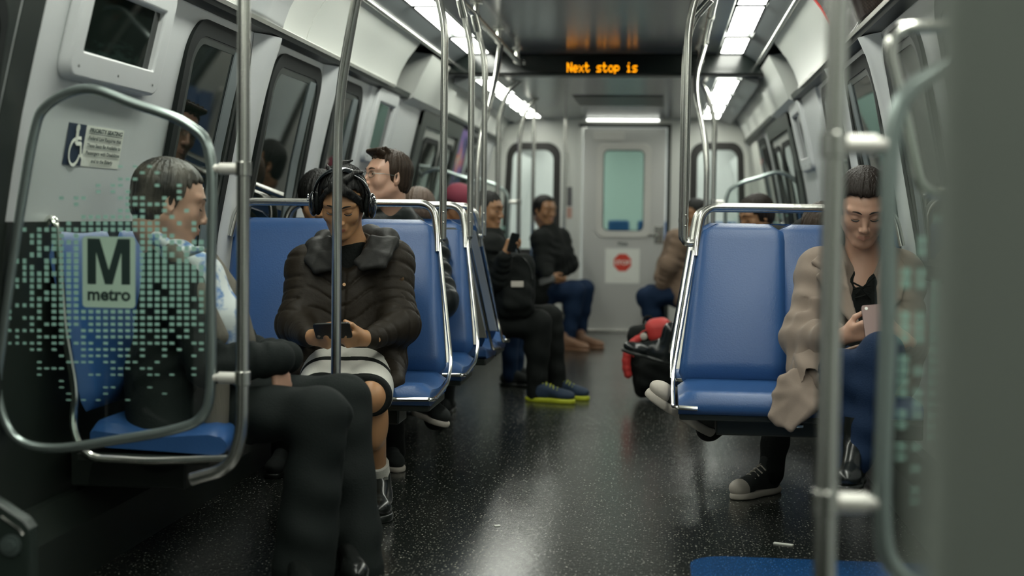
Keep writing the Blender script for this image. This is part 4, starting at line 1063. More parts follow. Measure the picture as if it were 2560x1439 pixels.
# ---------------------------------------------------------------- hand
def add_hand(S, wrist, d, n, thumb, s=1.0, curl=(40, 45, 35), spread=.0, thumb_curl=20, wr=.024, k=.006):
    """wrist point, d = direction of the palm, n = direction the palm faces, thumb=+1/-1 side (x = d x n)"""
    d = np.array(d, float); d /= np.linalg.norm(d); n = np.array(n, float); n -= d*(n@d); n /= np.linalg.norm(n); x = np.cross(d, n)*thumb
    W_ = np.array(wrist, float); P = lambda a, b, c_: W_+x*a*s+d*b*s+n*c_*s
    for i, (o, L) in enumerate(((.026, .088), (.009, .090), (-.008, .086), (-.023, .078))):
        S.cap(P(o*.55, .012, 0), P(o, L, -.002*(abs(i-1.5))), .0135*s, .0105*s, .012*s)
    S.cap(P(.012, .018, .004), P(.030, .045, .008), .014*s, .012*s, .015*s)       # ball of the thumb
    tips = []
    for i, (o, L, f, r) in enumerate(((.026, .088, (.040, .024, .020), .0088), (.009, .090, (.045, .028, .021), .0090), (-.008, .086, (.041, .026, .020), .0086), (-.023, .078, (.032, .020, .018), .0076))):
        p = P(o, L, 0); a = 0; sp = spread*(1.5-i)
        for j in range(3):
            a += math.radians(curl[j]*(1+.06*i)); v = d*math.cos(a)+n*math.sin(a)+x*sp; v /= np.linalg.norm(v); q = p+v*f[j]*s
            S.cap(p, q, (r-.0006*j)*s, (r-.0006*(j+1))*s, k*.5*s if j else k*s); p = q
        tips.append(p)
    a = math.radians(thumb_curl); p = P(.028, .040, .008)
    v1 = d*.75+x*.55+n*.35; v1 /= np.linalg.norm(v1); q = p+v1*.034*s; S.cap(p, q, .0115*s, .0098*s, .008*s)
    v2 = d*math.cos(a)+n*math.sin(a)*1.0+x*.10; v2 /= np.linalg.norm(v2); r_ = q+v2*.028*s; S.cap(q, r_, .0098*s, .0080*s, .003*s)
    S.cap(W_-d*.02*s, P(0, .02, 0), wr*s, .022*s, .015*s)
    return tips

# ---------------------------------------------------------------- cloth wrinkles as real relief
def folds(axis_a, axis_b, amp, n, ph=0.0, seed=0):
    a = np.array(axis_a, float); b = np.array(axis_b, float); e = b-a; L = np.linalg.norm(e); e = e/L
    u = np.cross(e, (0.3, 0.2, 1)); u /= np.linalg.norm(u); v = np.cross(e, u)
    def fn(X, Y, Z):
        px, py, pz = X-a[0], Y-a[1], Z-a[2]; t = px*e[0]+py*e[1]+pz*e[2]; p = px*u[0]+py*u[1]+pz*u[2]; q = px*v[0]+py*v[1]+pz*v[2]
        th = np.arctan2(p, q)
        w = np.clip(t/L*4+.5, 0, 1)*np.clip((1-t/L)*4+.5, 0, 1)
        return amp*w*np.sin(t/L*n*6.283+1.1*np.sin(th+ph)+ph)*(.6+.4*np.sin(th*2+ph+t*9))
    return fn
def bbox(*p, pad=.1): p = np.array([list(q) for q in p]); return p.min(0)-pad, p.max(0)+pad

m_skinA = mat('skin_tan', (.47, .25, .12), .42, sss=.15, bump=(70, .05))
m_skinB = mat('skin_fair', (.52, .31, .22), .42, sss=.15, bump=(70, .05))
m_skinC = mat('skin_older', (.46, .27, .19), .45, sss=.15, bump=(60, .08))
m_skinD = mat('skin_brown', (.30, .155, .075), .42, sss=.1)
m_lipA = mat('lips_rose', (.34, .12, .075), .4); m_lipB = mat('lips_pale', (.42, .21, .155), .45)
def hairmat(name, col, rough=.5): return mat(name, col, rough, spec=.3, bump=(170, .6, (1, 1, .10)))
m_hairblack = hairmat('hair_black', (.008, .008, .007)); m_hairbrown = hairmat('hair_brown', (.030, .018, .010)); m_hairdark = hairmat('hair_dark_brown', (.014, .009, .006))
m_hairgrey = mat('hair_greying', (.05, .043, .034), .42, bump=(120, .5, (1, 1, .12)), var=(16, .75))
m_quilt = mat('quilted_olive_nylon', (.019, .0145, .009), .58, spec=.22, bump=(45, .22))
m_blacknylon = mat('black_nylon', (.010, .014, .014), .4, spec=.45, bump=(30, .35))
m_suit = mat('dark_suit_wool', (.010, .014, .013), .8, spec=.2, bump=(220, .25))
m_beige = mat('beige_wool_coat', (.245, .195, .158), .9, spec=.15, bump=(420, .12), sheen=.1)
m_jean = mat('dark_blue_denim', (.008, .022, .055), .8, spec=.2, bump=(200, .25))
m_blackcloth = mat('black_cloth', (.008, .010, .009), .8, spec=.2, bump=(120, .3))
m_tanjacket = mat('tan_jacket', (.22, .155, .11), .85, spec=.2, bump=(160, .3))
m_soleW = mat('rubber_white', (.48, .44, .38), .6); m_canvas = mat('black_canvas', (.014, .018, .017), .85)
# ---------------------------------------------------------------- body, clothes, shoes
V3 = lambda p: np.array([p[0], p[1], p[2]], float)
def torso(S, J, t, k=.06, flat=1.0):
    pel, ch = V3(J['pel']), V3(J['chest']); lat = V3(J['shL'])-V3(J['shR']); lat /= np.linalg.norm(lat)
    for q in (-1, 1):
        S.cap(pel+lat*q*.075, ch+lat*q*.07, .088+t, .088+t, k)
    S.cap(V3(J['hipR']), V3(J['hipL']), .088+t, None, k)
    S.cap(V3(J['shR']), V3(J['shL']), .048+t*.9, None, k)
    S.cap(ch+lat*.04, V3(J['neck']), .075+t, .045+t*.6, k); S.cap(ch-lat*.04, V3(J['neck']), .075+t, .045+t*.6, k)
def arms(S, J, t, which='RL', k=.03, cuff=None, over=0.0):
    for w in which:
        a, b, c = V3(J['sh'+w]), V3(J['el'+w]), V3(J['wr'+w]); e = c+(c-b)/np.linalg.norm(c-b)*over
        S.cap(a, b, .045+t, .038+t, k+.03); S.cap(b, e, .036+t, (.026+t) if cuff is None else cuff, k)
def legs(S, J, t, t2=None, which='RL', k=.04, ext=0.0):
    t2 = t if t2 is None else t2
    for w in which:
        a, b, c = V3(J['hip'+w]), V3(J['kn'+w]), V3(J['an'+w])
        if t > 0: c = c+(c-b)/np.linalg.norm(c-b)*(.03 if ext == 0 else ext)
        S.cap(a, b, .078+t, .054+t, k); S.cap(b, c, .052+t, .036+t2, k)
        m = b*.7+c*.3; S.ell(m, (.05+t, .05+t, .10), None, .03)
def limits(J, pad=.16, keys=None):
    P = np.array([V3(J[k]) for k in (keys or J)]); return P.min(0)-pad, P.max(0)+pad
def body(J, hc, R, s, skin, lips, eyes, root, res=.0085, hres=.0028, hands=(), legs_=True, feet=False, jaw=1.0, nose=1.0, t=0.0):
    lo, hi = limits(dict(J, head=hc), .17)
    fi = [[(hc[i]-.125*s, hc[i]+.135*s, hres)] for i in range(3)]
    for h in hands:
        c = V3(h['w'])+V3(h['d'])*.07
        for i in range(3): fi[i].append((c[i]-.095, c[i]+.095, max(hres, .0032)))
    S = SDF(lo, hi, res, fi)
    torso(S, J, -.012+t); arms(S, J, -.004)
    if legs_:
        legs(S, J, -.004)
        if feet:
            for w in 'RL': S.cap(V3(J['an'+w]), V3(J['toe'+w]), .036, .026, .02)
    nb = T(hc, R, (0, -.030, -.075), s)
    S.cap(nb, V3(J['neck'])-np.array((0, 0, .03)), .052*s, .060*s, .03)
    S.cap(T(hc, R, (0, -.02, -.03), s), nb, .055*s, .052*s, .03)
    add_head(S, hc, R, s, eyes, jaw, nose)
    for h in hands: add_hand(S, V3(h['w']), h['d'], h['n'], h['th'], h.get('s', 1), h.get('curl', (40, 45, 35)), h.get('spread', 0), h.get('tc', 20))
    return S.build('body', [skin, lips], root, 1, [lip_zone(hc, R, s)])
def garment(name, J, root, m, keys, fn, res=.007, pad=.16, smooth=1):
    lo, hi = limits(J, pad, keys); S = SDF(lo, hi, res); fn(S); return S.build(name, m, root, smooth)
def arm_folds(S, J, amp=.005, which='RL'):
    for w in which:
        a, b, c = J['sh'+w], J['el'+w], J['wr'+w]
        S.disp(folds(a, b, amp, 3.2, .4), *bbox(a, b)); S.disp(folds(b, c, amp, 4.0, 1.7), *bbox(b, c))
def leg_folds(S, J, amp=.006, which='RL'):
    for w in which:
        a, b, c = J['hip'+w], J['kn'+w], J['an'+w]
        S.disp(folds(a, b, amp, 2.4, .9), *bbox(a, b, pad=.13)); S.disp(folds(b, c, amp, 3.1, 2.2), *bbox(b, c, pad=.13))
def shoe(root, heel, toe, up, upper, sole, name='shoe', w=.043, h=.075, st=.022, toecap=None, laces=None, res=.0045, collar=.04, lift=0.0, shaft=.036, top=None):
    heel, toe, up = V3(heel), V3(toe), V3(up); up = up/np.linalg.norm(up); f = toe-heel; L = np.linalg.norm(f); f = f/L; up = up-f*(up@f); up /= np.linalg.norm(up); x = np.cross(f, up)
    R = np.stack([x, f, up], 1); mid = (heel+toe)/2; m = L/2+.05; c0 = mid+up*.04
    P = lambda a, b, c: heel+x*a+f*b*L+up*c
    S = SDF(c0-m, c0+m, res)
    S.ell(P(0, .78, st+.018), (w*.92, L*.24, .034), R, .02); S.ell(P(0, .28, st+.026), (w*.80, L*.30, h*.62), R, .03)
    S.cap(P(0, .20, st+.03), P(0, .22, st+h+collar*.6) if top is None else V3(top), shaft, shaft+.001, .02); S.cap(P(0, .25, st+h*.9), P(0, .70, st+.030), .030, .026, .02)
    S.box(P(0, .5, -.2+st*.7), (.2, .4, .2), R, .001, .002, 's')
    up_o = S.build(name, upper, root, 1)
    S = SDF(c0-m, c0+m, res)
    S.ell(P(0, .74, st*.5), (w*1.04, L*.29, st*1.6), R, .01); S.ell(P(0, .27, st*.5), (w*.86, L*.31, st*1.6), R, .03); S.box(P(0, .5, st*.5), (w*.72, L*.3, st*.5), R, .01, .02)
    S.box(P(0, .5, -.1), (.2, .4, .1), R, .001, .002, 's'); S.box(P(0, .5, st+.1), (.2, .4, .1), R, .001, .002, 's')
    so = S.build('sole', sole, None, 1); so.parent = up_o; so.matrix_parent_inverse = Matrix.Identity(4)
    def sub(o): o.parent = up_o
    if toecap:
        S = SDF(c0-m, c0+m, res); S.ell(P(0, .85, st+.016), (w*.93, L*.19, .035), R, .01); S.box(P(0, .84, -.1+st*.6), (.2, .4, .1), R, .001, .002, 's'); sub(S.build('toe_cap', toecap, None, 1))
    if laces:
        for i in range(5):
            b = .34+.075*i; z = st+h*.98-(h*.62)*i/5.2+.021; mb = MB()
            mb.tube([P(-.026, b, z-.012), P(0, b+.01*(-1)**i, z+.004), P(.026, b+.03, z-.012)], .0032, 6); sub(mb.build('lace', laces))
    return up_o
def phone(label, c, ax, ay, m, w=.068, l=.14, th=.008, lens=True, glow=False):
    """c centre, ax along its length, ay across its width (its back faces ax x ay)"""
    c, ax, ay = Vector(c), Vector(ax).normalized(), Vector(ay).normalized(); ay = (ay-ax*ay.dot(ax)).normalized(); az = ax.cross(ay)
    r = empty('phone', label, 'phone', c)
    mb = MB(); mb.prism([c+ax*u+ay*v-az*th/2 for u, v in rrect(l, w, .010)], az*th); keep(mb.build('case', m, smooth=0, bevel=.0018), r)
    mb = MB(); mb.prism([c+ax*u+ay*v-az*(th/2+.0006) for u, v in rrect(l-.008, w-.006, .007)], az*.0006); keep(mb.build('screen', mat('phone_screen', (.02, .025, .03), .08, emit=(.5, .6, .6), estr=.25) if glow else m_black, smooth=0), r)
    if lens:
        mb = MB(); q = c+ax*(l*.40)+ay*(w*.28)+az*th/2; mb.cyl(q, q+az*.0012, .0055, 14); keep(mb.build('lens', m_chrome, smooth=0), r)
    return r
def person_root(label, J): return empty('person', label, 'person', Vector((J['pel'][0], J['pel'][1], 0)))
Z = lambda p, z: Vector((p[0], p[1], z))
def mkJ(**k): return {a: Vector(b) for a, b in k.items()}

# ================================================================ 1. woman with headphones
J = mkJ(pel=U(868, 925, 5.13), chest=U(872, 735, 5.20), neck=U(880, 618, 5.20), shR=U(772, 668, 5.19), shL=U(978, 655, 5.19), elR=U(738, 812, 5.07), elL=U(1002, 812, 5.07),
        wrR=U(772, 842, 4.87), wrL=U(926, 846, 4.87), hipR=U(815, 920, 5.12), hipL=U(925, 920, 5.12), knR=U(798, 985, 4.80), knL=U(930, 988, 4.80), anR=U(878, 1195, 5.02), anL=U(944, 1195, 5.02),
        toeR=U(878, 1265, 4.88), toeL=U(948, 1268, 4.88))
pr = person_root('woman in a dark quilted jacket and striped skirt, wearing big headphones', J)
hc = V3(U(857, 505, 5.09)); R = basis((.05, -.87, -.50), (.03, 0, 1)); s = 1.0
handsA = [dict(w=J['wrR'], d=(.80, -.36, -.10), n=(.25, .80, .55), th=1, curl=(35, 50, 40), tc=35, s=1.0), dict(w=J['wrL'], d=(-.80, -.34, -.02), n=(-.25, .80, .55), th=-1, curl=(38, 52, 40), tc=40, s=1.0)]
body(J, hc, R, s, m_skinA, m_lipA, 'down', pr, hands=handsA, hres=.0024, jaw=.92)
face_bits(pr, hc, R, s, 'down', m_hairblack, m_black, .0034)
H = hair_cap(hc, R, s, hair=.013, seed=3, tousle=.0035, step=.0032, top=.012, hairline=.080, side_y=.006, back=-.07)
add_locks(H, hc, R, s, [([(.02, .075, .110), (-.01, .092, .092), (-.045, .080, .066), (-.070, .052, .020)], .014, .005), ([(.0, .07, .108), (-.035, .080, .090), (-.068, .052, .045), (-.076, .036, -.015)], .016, .006),
    ([(.01, .08, .108), (.04, .082, .088), (.064, .062, .048), (.074, .042, -.012)], .014, .005),
    ([(-.02, .05, .118), (-.05, .01, .128), (-.07, -.03, .11)], .014, .006), ([(.02, .0, .125), (.0, -.04, .14), (-.03, -.07, .135)], .014, .004), ([(.03, .02, .12), (.05, -.01, .135), (.06, -.05, .125)], .010, .003)])
H.build('hair', m_hairblack, pr, 1)
# headphones: worn, but a thing of their own
m_gloss = mat('gloss_black', (.008, .010, .012), .09, spec=.8, coat=.6)
hp = empty('headphones', 'glossy black over-ear headphones on the head of the woman in the quilted jacket', 'headphones', Vector(hc))
arc = [T(hc, R, (.102*math.cos(a), .012-.03*math.sin(a)*0, .020+.122*math.sin(a)), s) for a in np.linspace(-.05, PI+.05, 25)]
mb = MB(); vs = []
for i, p in enumerate(arc):
    a = -.05+(PI+.1)*i/24; rad = R@np.array((math.cos(a), 0, math.sin(a))); fw = R@np.array((0, 1, 0)); w_ = .012+.004*math.sin(a)
    for th in range(10):
        q = 2*PI*th/10; vs.append(Vector(p+fw*w_*math.cos(q)+rad*.0055*math.sin(q)))
mb.add(vs, [(i*10+k, i*10+(k+1) % 10, (i+1)*10+(k+1) % 10, (i+1)*10+k) for i in range(24) for k in range(10)]+[tuple(range(10)), tuple(240+k for k in range(10))]); keep(mb.build('headband', m_gloss), hp)
for sx in (-1, 1):
    cc = V3(T(hc, R, (sx*.104, .004, -.008), s)); S = SDF(cc-.07, cc+.07, .004)
    S.ell(T(hc, R, (sx*.106, .004, -.008), s), (.018, .040, .049), R, .01); keep_o = S.build('ear_cup', m_gloss, hp)
    cc = V3(T(hc, R, (sx*.088, .004, -.008), s)); S = SDF(cc-.07, cc+.07, .004)
    S.ell(T(hc, R, (sx*.090, .004, -.008), s), (.014, .036, .045), R, .01); S.build('ear_cushion', m_blackcloth, hp)
    mb = MB()
    for i in range(3): q = T(hc, R, (sx*(.1245-.002*i), .018+.004*i, .014+.012*i), s); mb.ball(Vector(q), .0042, nu=8, nv=6)
    keep(mb.build('stud', m_chrome), hp)
# black top at the neck
garment('undershirt', J, pr, m_blackcloth, ['neck', 'chest'], lambda S: (S.cap(V3(J['chest']), V3(J['neck'])+np.array((0, -.012, -.005)), .085, .064, .03),), .006, .14)
# jacket
xc = J['chest'].x
def jack(S):
    torso(S, J, .022, .07); arms(S, J, .026, cuff=.040, over=-.015, k=.05)
    for q in (-1, 1): S.cap(V3(J['pel'])+np.array((q*.10, .0, .02)), V3(J['chest'])+np.array((q*.06, -.03, -.05)), .095, .085, .06)
    # skirt of the jacket over hips and onto the seat
    S.cap(V3(U(975, 905, 5.08)), V3(U(985, 955, 4.95)), .058, .040, .05); S.cap(V3(U(770, 900, 5.10)), V3(U(745, 925, 5.0)), .055, .04, .05)
    def quilt(X, Y, Z_):
        ph = (Z_-.42*np.abs(X-xc))/.062+.2*np.sin(X*30+Z_*14); g = np.abs(ph-np.round(ph)); inner = np.clip((.135-np.abs(X-xc))*40, 0, 1)
        return (.0055*np.exp(-(g/.09)**2)-.001)*inner + 0*Y
    S.disp(quilt, V3(J['pel'])-.2, V3(J['neck'])+np.array((.2, .2, .02)))
    for w in 'RL':
        for a, b, nn in ((J['sh'+w], J['el'+w], 3.0), (J['el'+w], J['wr'+w], 3.0)):
            a_, b_ = V3(a), V3(b); e = (b_-a_); L_ = np.linalg.norm(e); e /= L_
            def qs(X, Y, Z_, a_=a_, e=e, L_=L_, w=w):
                t = ((X-a_[0])*e[0]+(Y-a_[1])*e[1]+(Z_-a_[2])*e[2]); off = np.abs(X-xc)-.135; ph = t/.052+.25*np.sin((Z_+Y)*22)+.35*np.sin(Y*17+X*9); g = np.abs(ph-np.round(ph))
                return (.0055*np.exp(-(g/.10)**2)-.001)*np.clip(off*40, 0, 1)*np.clip((t+.06)*20, 0, 1)*np.clip((L_+.02-t)*30, 0, 1)
            S.disp(qs, *bbox(a, b, pad=.10))
    # front zip line
    S.disp(lambda X, Y, Z_: .005*np.exp(-((X-xc-.012)/.006)**2)*(Y < J['chest'].y-.02)+0*Z_, V3(J['pel'])-.15, V3(J['neck'])+np.array((.1, .1, -.03)))
    # neck opening
    S.cap(V3(J['neck'])+np.array((0, -.03, .04)), V3(J['neck'])+np.array((0, -.10, -.035)), .062, .045, .02, 's')
jk = garment('jacket', J, pr, m_quilt, ['pel', 'neck', 'shR', 'shL', 'elR', 'elL', 'wrR', 'wrL'], jack, .0050, .17)
# hood and folded collar
def collar(S):
    # bulky hood rolled behind the neck
    ch = [(U(868, 612, 5.30), .034), (U(925, 592, 5.27), .042), (U(968, 600, 5.21), .040), (U(975, 618, 5.14), .032)]
    ch2 = [(U(868, 612, 5.30), .034), (U(812, 600, 5.26), .034), (U(786, 618, 5.18), .030), (U(790, 635, 5.12), .026)]
    for c_ in (ch, ch2):
        for (a, r0), (b, r1) in zip(c_, c_[1:]): S.cap(V3(a), V3(b), r0, r1, .03)
    # flaps of the collar folded open on the chest
    S.sheet([U(930, 596, 5.13), U(988, 600, 5.14), U(972, 640, 5.075), U(958, 663, 5.055), U(905, 668, 5.040), U(893, 655, 5.055), U(915, 630, 5.09)], .011, .014)
    S.sheet([U(822, 598, 5.16), U(782, 610, 5.15), U(768, 650, 5.09), U(790, 676, 5.065), U(846, 668, 5.050), U(838, 640, 5.08)], .011, .014)
    S.disp(lambda X, Y, Z_: .0009*np.sin(X*110+Z_*60)*np.sin(Z_*50+Y*60), V3(J['neck'])-.2, V3(J['neck'])+.2)
garment('hood_collar', J, pr, mat('collar_nylon', (.020, .020, .018), .6, spec=.25, bump=(30, .3)), ['neck'], collar, .0048, .22)
jf = lambda px, py: U(px, py, 5.02)
def onfront(px, py, Y0=4.9):
    """first hit of the photo ray with the jacket mesh"""
    v = Vector(((px-1280)/FPX, (py-719.5)/FPX, 1.0)); w = Vector((v.dot(AX), v.dot(AY), v.dot(AZ))).normalized()
    o = Vector((0, 0, CAMH))-pr.location; ok, loc_, nn, _ = jk.ray_cast(Vector((0, 0, CAMH)), w)
    return (loc_, nn) if ok else (U(px, py, 5.05), Vector((0, -1, 0)))
m_brass = mat('copper_snap', (.45, .28, .16), .3, metal=1)
for px, py in ((769, 641), (804, 635), (860, 711), (956, 616)):
    p, n = onfront(px, py); keep(MB().cyl(p-n*.001, p+n*.0035, .0060, 14).build('snap', m_brass), pr)
p, n = onfront(862, 648); keep(MB().obox(p+n*.004-Vector((0, 0, .006)), (.0022, 0, 0), (0, .0015, 0), (0, 0, .010)).build('zip_pull', m_brass, bevel=.001), pr)
p, n = onfront(1003, 700); keep(MB().obox(p+n*.002, Vector((.009, 0, .005)), n*.0012, (-.002, 0, .004)).build('arm_badge', m_brass, bevel=.001), pr)
# striped skirt
def skirt(S):
    S.cap(V3(J['hipR']), V3(J['hipL']), .105, None, .05)
    kR, kL = V3(J['knR']), V3(J['knL'])
    for q in (0, .33, .66, 1):
        a = V3(J['hipR'])*(1-q)+V3(J['hipL'])*q; b = kR*(1-q)+kL*q; S.cap(a, b, .095, .072 if q in (0, 1) else .060, .05)
    S.box((kR+kL)/2+np.array((0, -.085, -.02)), (.3, .06, .3), None, .002, .006, 's')
lo, hi = limits(J, .16, ['hipR', 'hipL', 'knR', 'knL']); S = SDF(lo, hi, .0048); skirt(S)
m_white_cloth = mat('white_knit', (.60, .59, .53), .8, bump=(200, .2)); yk = J['knL'].y
def stripes(P):
    q = P[:, 1]-yk
    return ((q > .0) & (q < .115)) | ((q > .150) & (q < .25))
S.build('skirt', [m_blackcloth, m_white_cloth], pr, 1, [(1, stripes)])
# sock and boots
for w in 'LR':
    a = V3(J['an'+w]); k_ = V3(J['kn'+w]); u = (k_-a)/np.linalg.norm(k_-a)
    keep(MB().tube([Vector(a+u*.03), Vector(a+u*.078)], [.046, .045], 18).build('sock', m_white_cloth, bevel=.003), pr)
    an, to = V3(J['an'+w]), V3(J['toe'+w]); heel = Vector((an[0], an[1]+.05, .0)); toe = Vector((to[0]+.008, an[1]-.20, .0))
    b = shoe(pr, heel, toe, (0, 0, 1), mat('black_leather', (.010, .012, .011), .25, spec=.6), m_black, 'boot', w=.050, h=.10, collar=.13, st=.028, shaft=.046, top=a+u*.012)
    for (px, py), l_ in ((((950, 1240)), .012), (((968, 1262)), .010), (((965, 1195)), .008)):
        if w == 'L':
            q = U(px, py, an[1]-.085 if py < 1250 else an[1]-.12); bb = MB().obox(q, (l_, 0, .002), (0, .003, 0), (0, 0, l_*.7)).build('buckle', m_chrome, bevel=.001); bb.parent = b
phone('black phone held sideways in the hands of the woman with headphones', U(832, 826, 4.80), (-1, 0, -.06), (0, .62, -.78), m_black, .070, .130)

# ================================================================ 2. woman in the beige coat
J = mkJ(pel=U(2150, 925, 5.10), chest=U(2150, 745, 5.20), neck=U(2158, 640, 5.20), shR=U(2052, 678, 5.20), shL=U(2246, 685, 5.20), elR=U(1997, 842, 5.05), elL=U(2272, 850, 5.05),
        wrR=U(2104, 842, 4.84), wrL=U(2262, 850, 4.86), hipR=U(2095, 925, 5.10), hipL=U(2205, 925, 5.10), knR=U(2110, 930, 4.70), knL=U(2205, 885, 4.66), anR=U(2125, 1170, 4.72), anL=U(2150, 1130, 4.62),
        toeR=U(2125, 1235, 4.62), toeL=U(2110, 1200, 4.50))
pr = person_root('woman in a beige wool coat and jeans looking down at her phone', J)
hc = V3(U(2157, 520, 5.10)); R = basis((-.03, -.87, -.48), (.0, 0, 1)); s = 1.02
handsW = [dict(w=J['wrR'], d=(.72, -.42, .28), n=(.30, .80, .35), th=1, curl=(38, 50, 40), tc=25, s=1.0), dict(w=J['wrL'], d=(-.80, -.36, .20), n=(-.30, .80, .35), th=-1, curl=(38, 52, 40), tc=25, s=1.0)]
body(J, hc, R, s, m_skinB, m_lipB, 'down', pr, hands=handsW, jaw=1.0, t=.006)
face_bits(pr, hc, R, s, 'down', m_hairdark, m_black, .0030)
H = hair_cap(hc, R, s, hair=.012, seed=5, tousle=.0022, step=.0034, top=.020, hairline=.078, side_y=.0, back=-.08)
H.build('hair', m_hairdark, pr, 1)
S = SDF(hc-.36, hc+.30, .006)
for q in (-1, 1):
    pts = [T(hc, R, (q*-.070, -.035, .01), s), T(hc, R, (q*-.078, -.050, -.08), s), V3(U(2157+(q*62), 625, 5.25)), V3(U(2157+q*92, 700, 5.27))]
    for a, b, r_ in zip(pts, pts[1:], (.030, .032, .030)): S.cap(a, b, r_, r_-.004, .02)
S.disp(lambda X, Y, Z_: .003*np.sin(X*210+5*np.sin(Z_*12)), hc-.36, hc+.3); S.build('long_hair', m_hairbrown, pr, 1)
def wtop(S):
    torso(S, J, .004, .06)
    a = V3(J['neck']); S.cap(a+np.array((0, -.02, .05)), a+np.array((0, -.13, -.03)), .070, .060, .01, 's'); S.tri(U(2118, 640, 5.072), U(2205, 640, 5.072), U(2153, 700, 5.068), .058, .008, 's')
garment('top', J, pr, m_blackcloth, ['pel', 'neck', 'shR', 'shL'], wtop, .006, .15)
ny = 5.045
mb_pts = [((2126, 703), (2160, 720)), ((2187, 690), (2140, 735)), ((2132, 722), (2175, 714)), ((2150, 716), (2178, 748)), ((2138, 745), (2172, 735))]
for a, b in mb_pts: keep(MB().tube([U(*a, 5.088), U((a[0]+b[0])/2, (a[1]+b[1])/2, 5.082), U(*b, 5.088)], .0032, 8).build('lace', m_blackcloth), pr)
def coat(S):
    torso(S, J, .030, .07); arms(S, J, .022, cuff=.047, over=-.03, k=.05)
    S.cap(V3(J['hipR'])+np.array((-.02, 0, .02)), V3(U(2020, 925, 4.98)), .11, .07, .06)
    S.cap(V3(U(2045, 940, 5.02)), V3(U(2105, 960, 4.78)), .070, .055, .05)
    # open front
    c0, c1 = V3(U(2165, 640, 5.08)), V3(U(2170, 900, 4.98)); S.cap(c0, c1, .072, .080, .01, 's'); S.cap(V3(J['neck'])+np.array((0, -.02, .06)), c0, .075, .06, .02, 's')
    arm_folds(S, J, .0075)
garment('coat', J, pr, m_beige, ['pel', 'neck', 'shR', 'shL', 'elR', 'elL', 'wrR', 'wrL'], coat, .0058, .17)
def lapels(S):
    S.sheet([U(2098, 612, 5.20), U(2060, 628, 5.155), U(2034, 655, 5.115), U(2062, 668, 5.10), U(2046, 690, 5.08), U(2075, 745, 5.045), U(2128, 800, 5.01), U(2142, 805, 5.005), U(2118, 720, 5.05), U(2108, 660, 5.10)], .007, .008)
    S.sheet([U(2212, 612, 5.20), U(2245, 640, 5.14), U(2268, 680, 5.09), U(2250, 745, 5.045), U(2200, 800, 5.005), U(2196, 720, 5.05), U(2202, 660, 5.10)], .007, .008)
garment('lapels', J, pr, m_beige, ['neck', 'chest'], lapels, .0052, .26)
# coat skirt hanging over the front of the seat
S = SDF(V3(U(1900, 1100, 4.80))-.12, V3(U(2120, 860, 5.0))+.14, .0052)
S.sheet([U(1985, 930, 4.90), U(2035, 905, 4.93), U(2070, 915, 4.92), U(2068, 985, 4.845), U(2036, 1018, 4.80), U(1978, 1072, 4.80), U(1946, 1054, 4.815), U(1932, 1038, 4.82), U(1936, 985, 4.845), U(1955, 950, 4.87)], .010, .02)
S.disp(lambda X, Y, Z_: .004*np.sin(X*38+Z_*26), V3(U(1900, 1100, 4.80))-.12, V3(U(2120, 860, 5.0))+.14)
S.build('coat_hem', m_beige, pr, 1)
garment('coat_skirt', J, pr, m_beige, ['hipR'], lambda S: (S.cap(V3(U(2035, 885, 5.0)), V3(U(2030, 935, 4.93)), .065, .06, .05), S.cap(V3(U(2040, 920, 4.95)), V3(U(2020, 965, 4.87)), .058, .030, .05), S.disp(lambda X, Y, Z_: .006*np.sin(X*55+Z_*60), V3(U(2100, 900, 5))-.3, V3(U(2100, 900, 5))+.3)), .006, .24)
def wj(S): legs(S, J, .012, .010); S.cap(V3(J['hipR']), V3(J['hipL']), .095, None, .05); leg_folds(S, J, .005)
garment('jeans', J, pr, m_jean, ['hipR', 'hipL', 'knR', 'knL', 'anR', 'anL'], wj, .0065, .14)
for w in 'RL':
    an = V3(J['an'+w]); to = V3(J['toe'+w])
    z0 = max(0.0, an[2]-.10); shoe(pr, Vector((an[0], an[1]+.07, z0)), Vector((to[0], an[1]-.17, z0)), (0, 0, 1), mat('black_leather', (0, 0, 0)), m_black, 'boot', h=.11, collar=.14)
phone('pinkish grey phone held upright by the woman in the beige coat', U(2186, 806, 4.78), (-.10, .40, .90), (-1, 0, -.1), mat('rose_phone', (.18, .125, .115), .35, metal=.4), .072, .125)
# bag on her lap
bg = empty('handbag', 'small black handbag with a tan zip on the beige coat woman\'s lap', 'bag', U(2150, 900, 4.80))
mb = MB(); mb.prism([U(2105, 880, 4.74), U(2185, 858, 4.74), U(2205, 905, 4.74), U(2190, 935, 4.74), U(2110, 935, 4.74)], (0, .10, 0)); keep(mb.build('bag_body', mat('black_leather', (0, 0, 0)), smooth=0, bevel=.012, bseg=3), bg)
keep(MB().tube([U(2108, 876, 4.738), U(2140, 866, 4.735), U(2190, 853, 4.738)], .0045, 8).build('tan_zip', mat('tan_leather', (.20, .12, .08), .5)), bg)
keep(MB().tube(fillet([U(2110, 878, 4.735), U(2103, 892, 4.732), U(2106, 915, 4.732)], .01), .003, 8).build('zip_pull', m_chrome), bg)

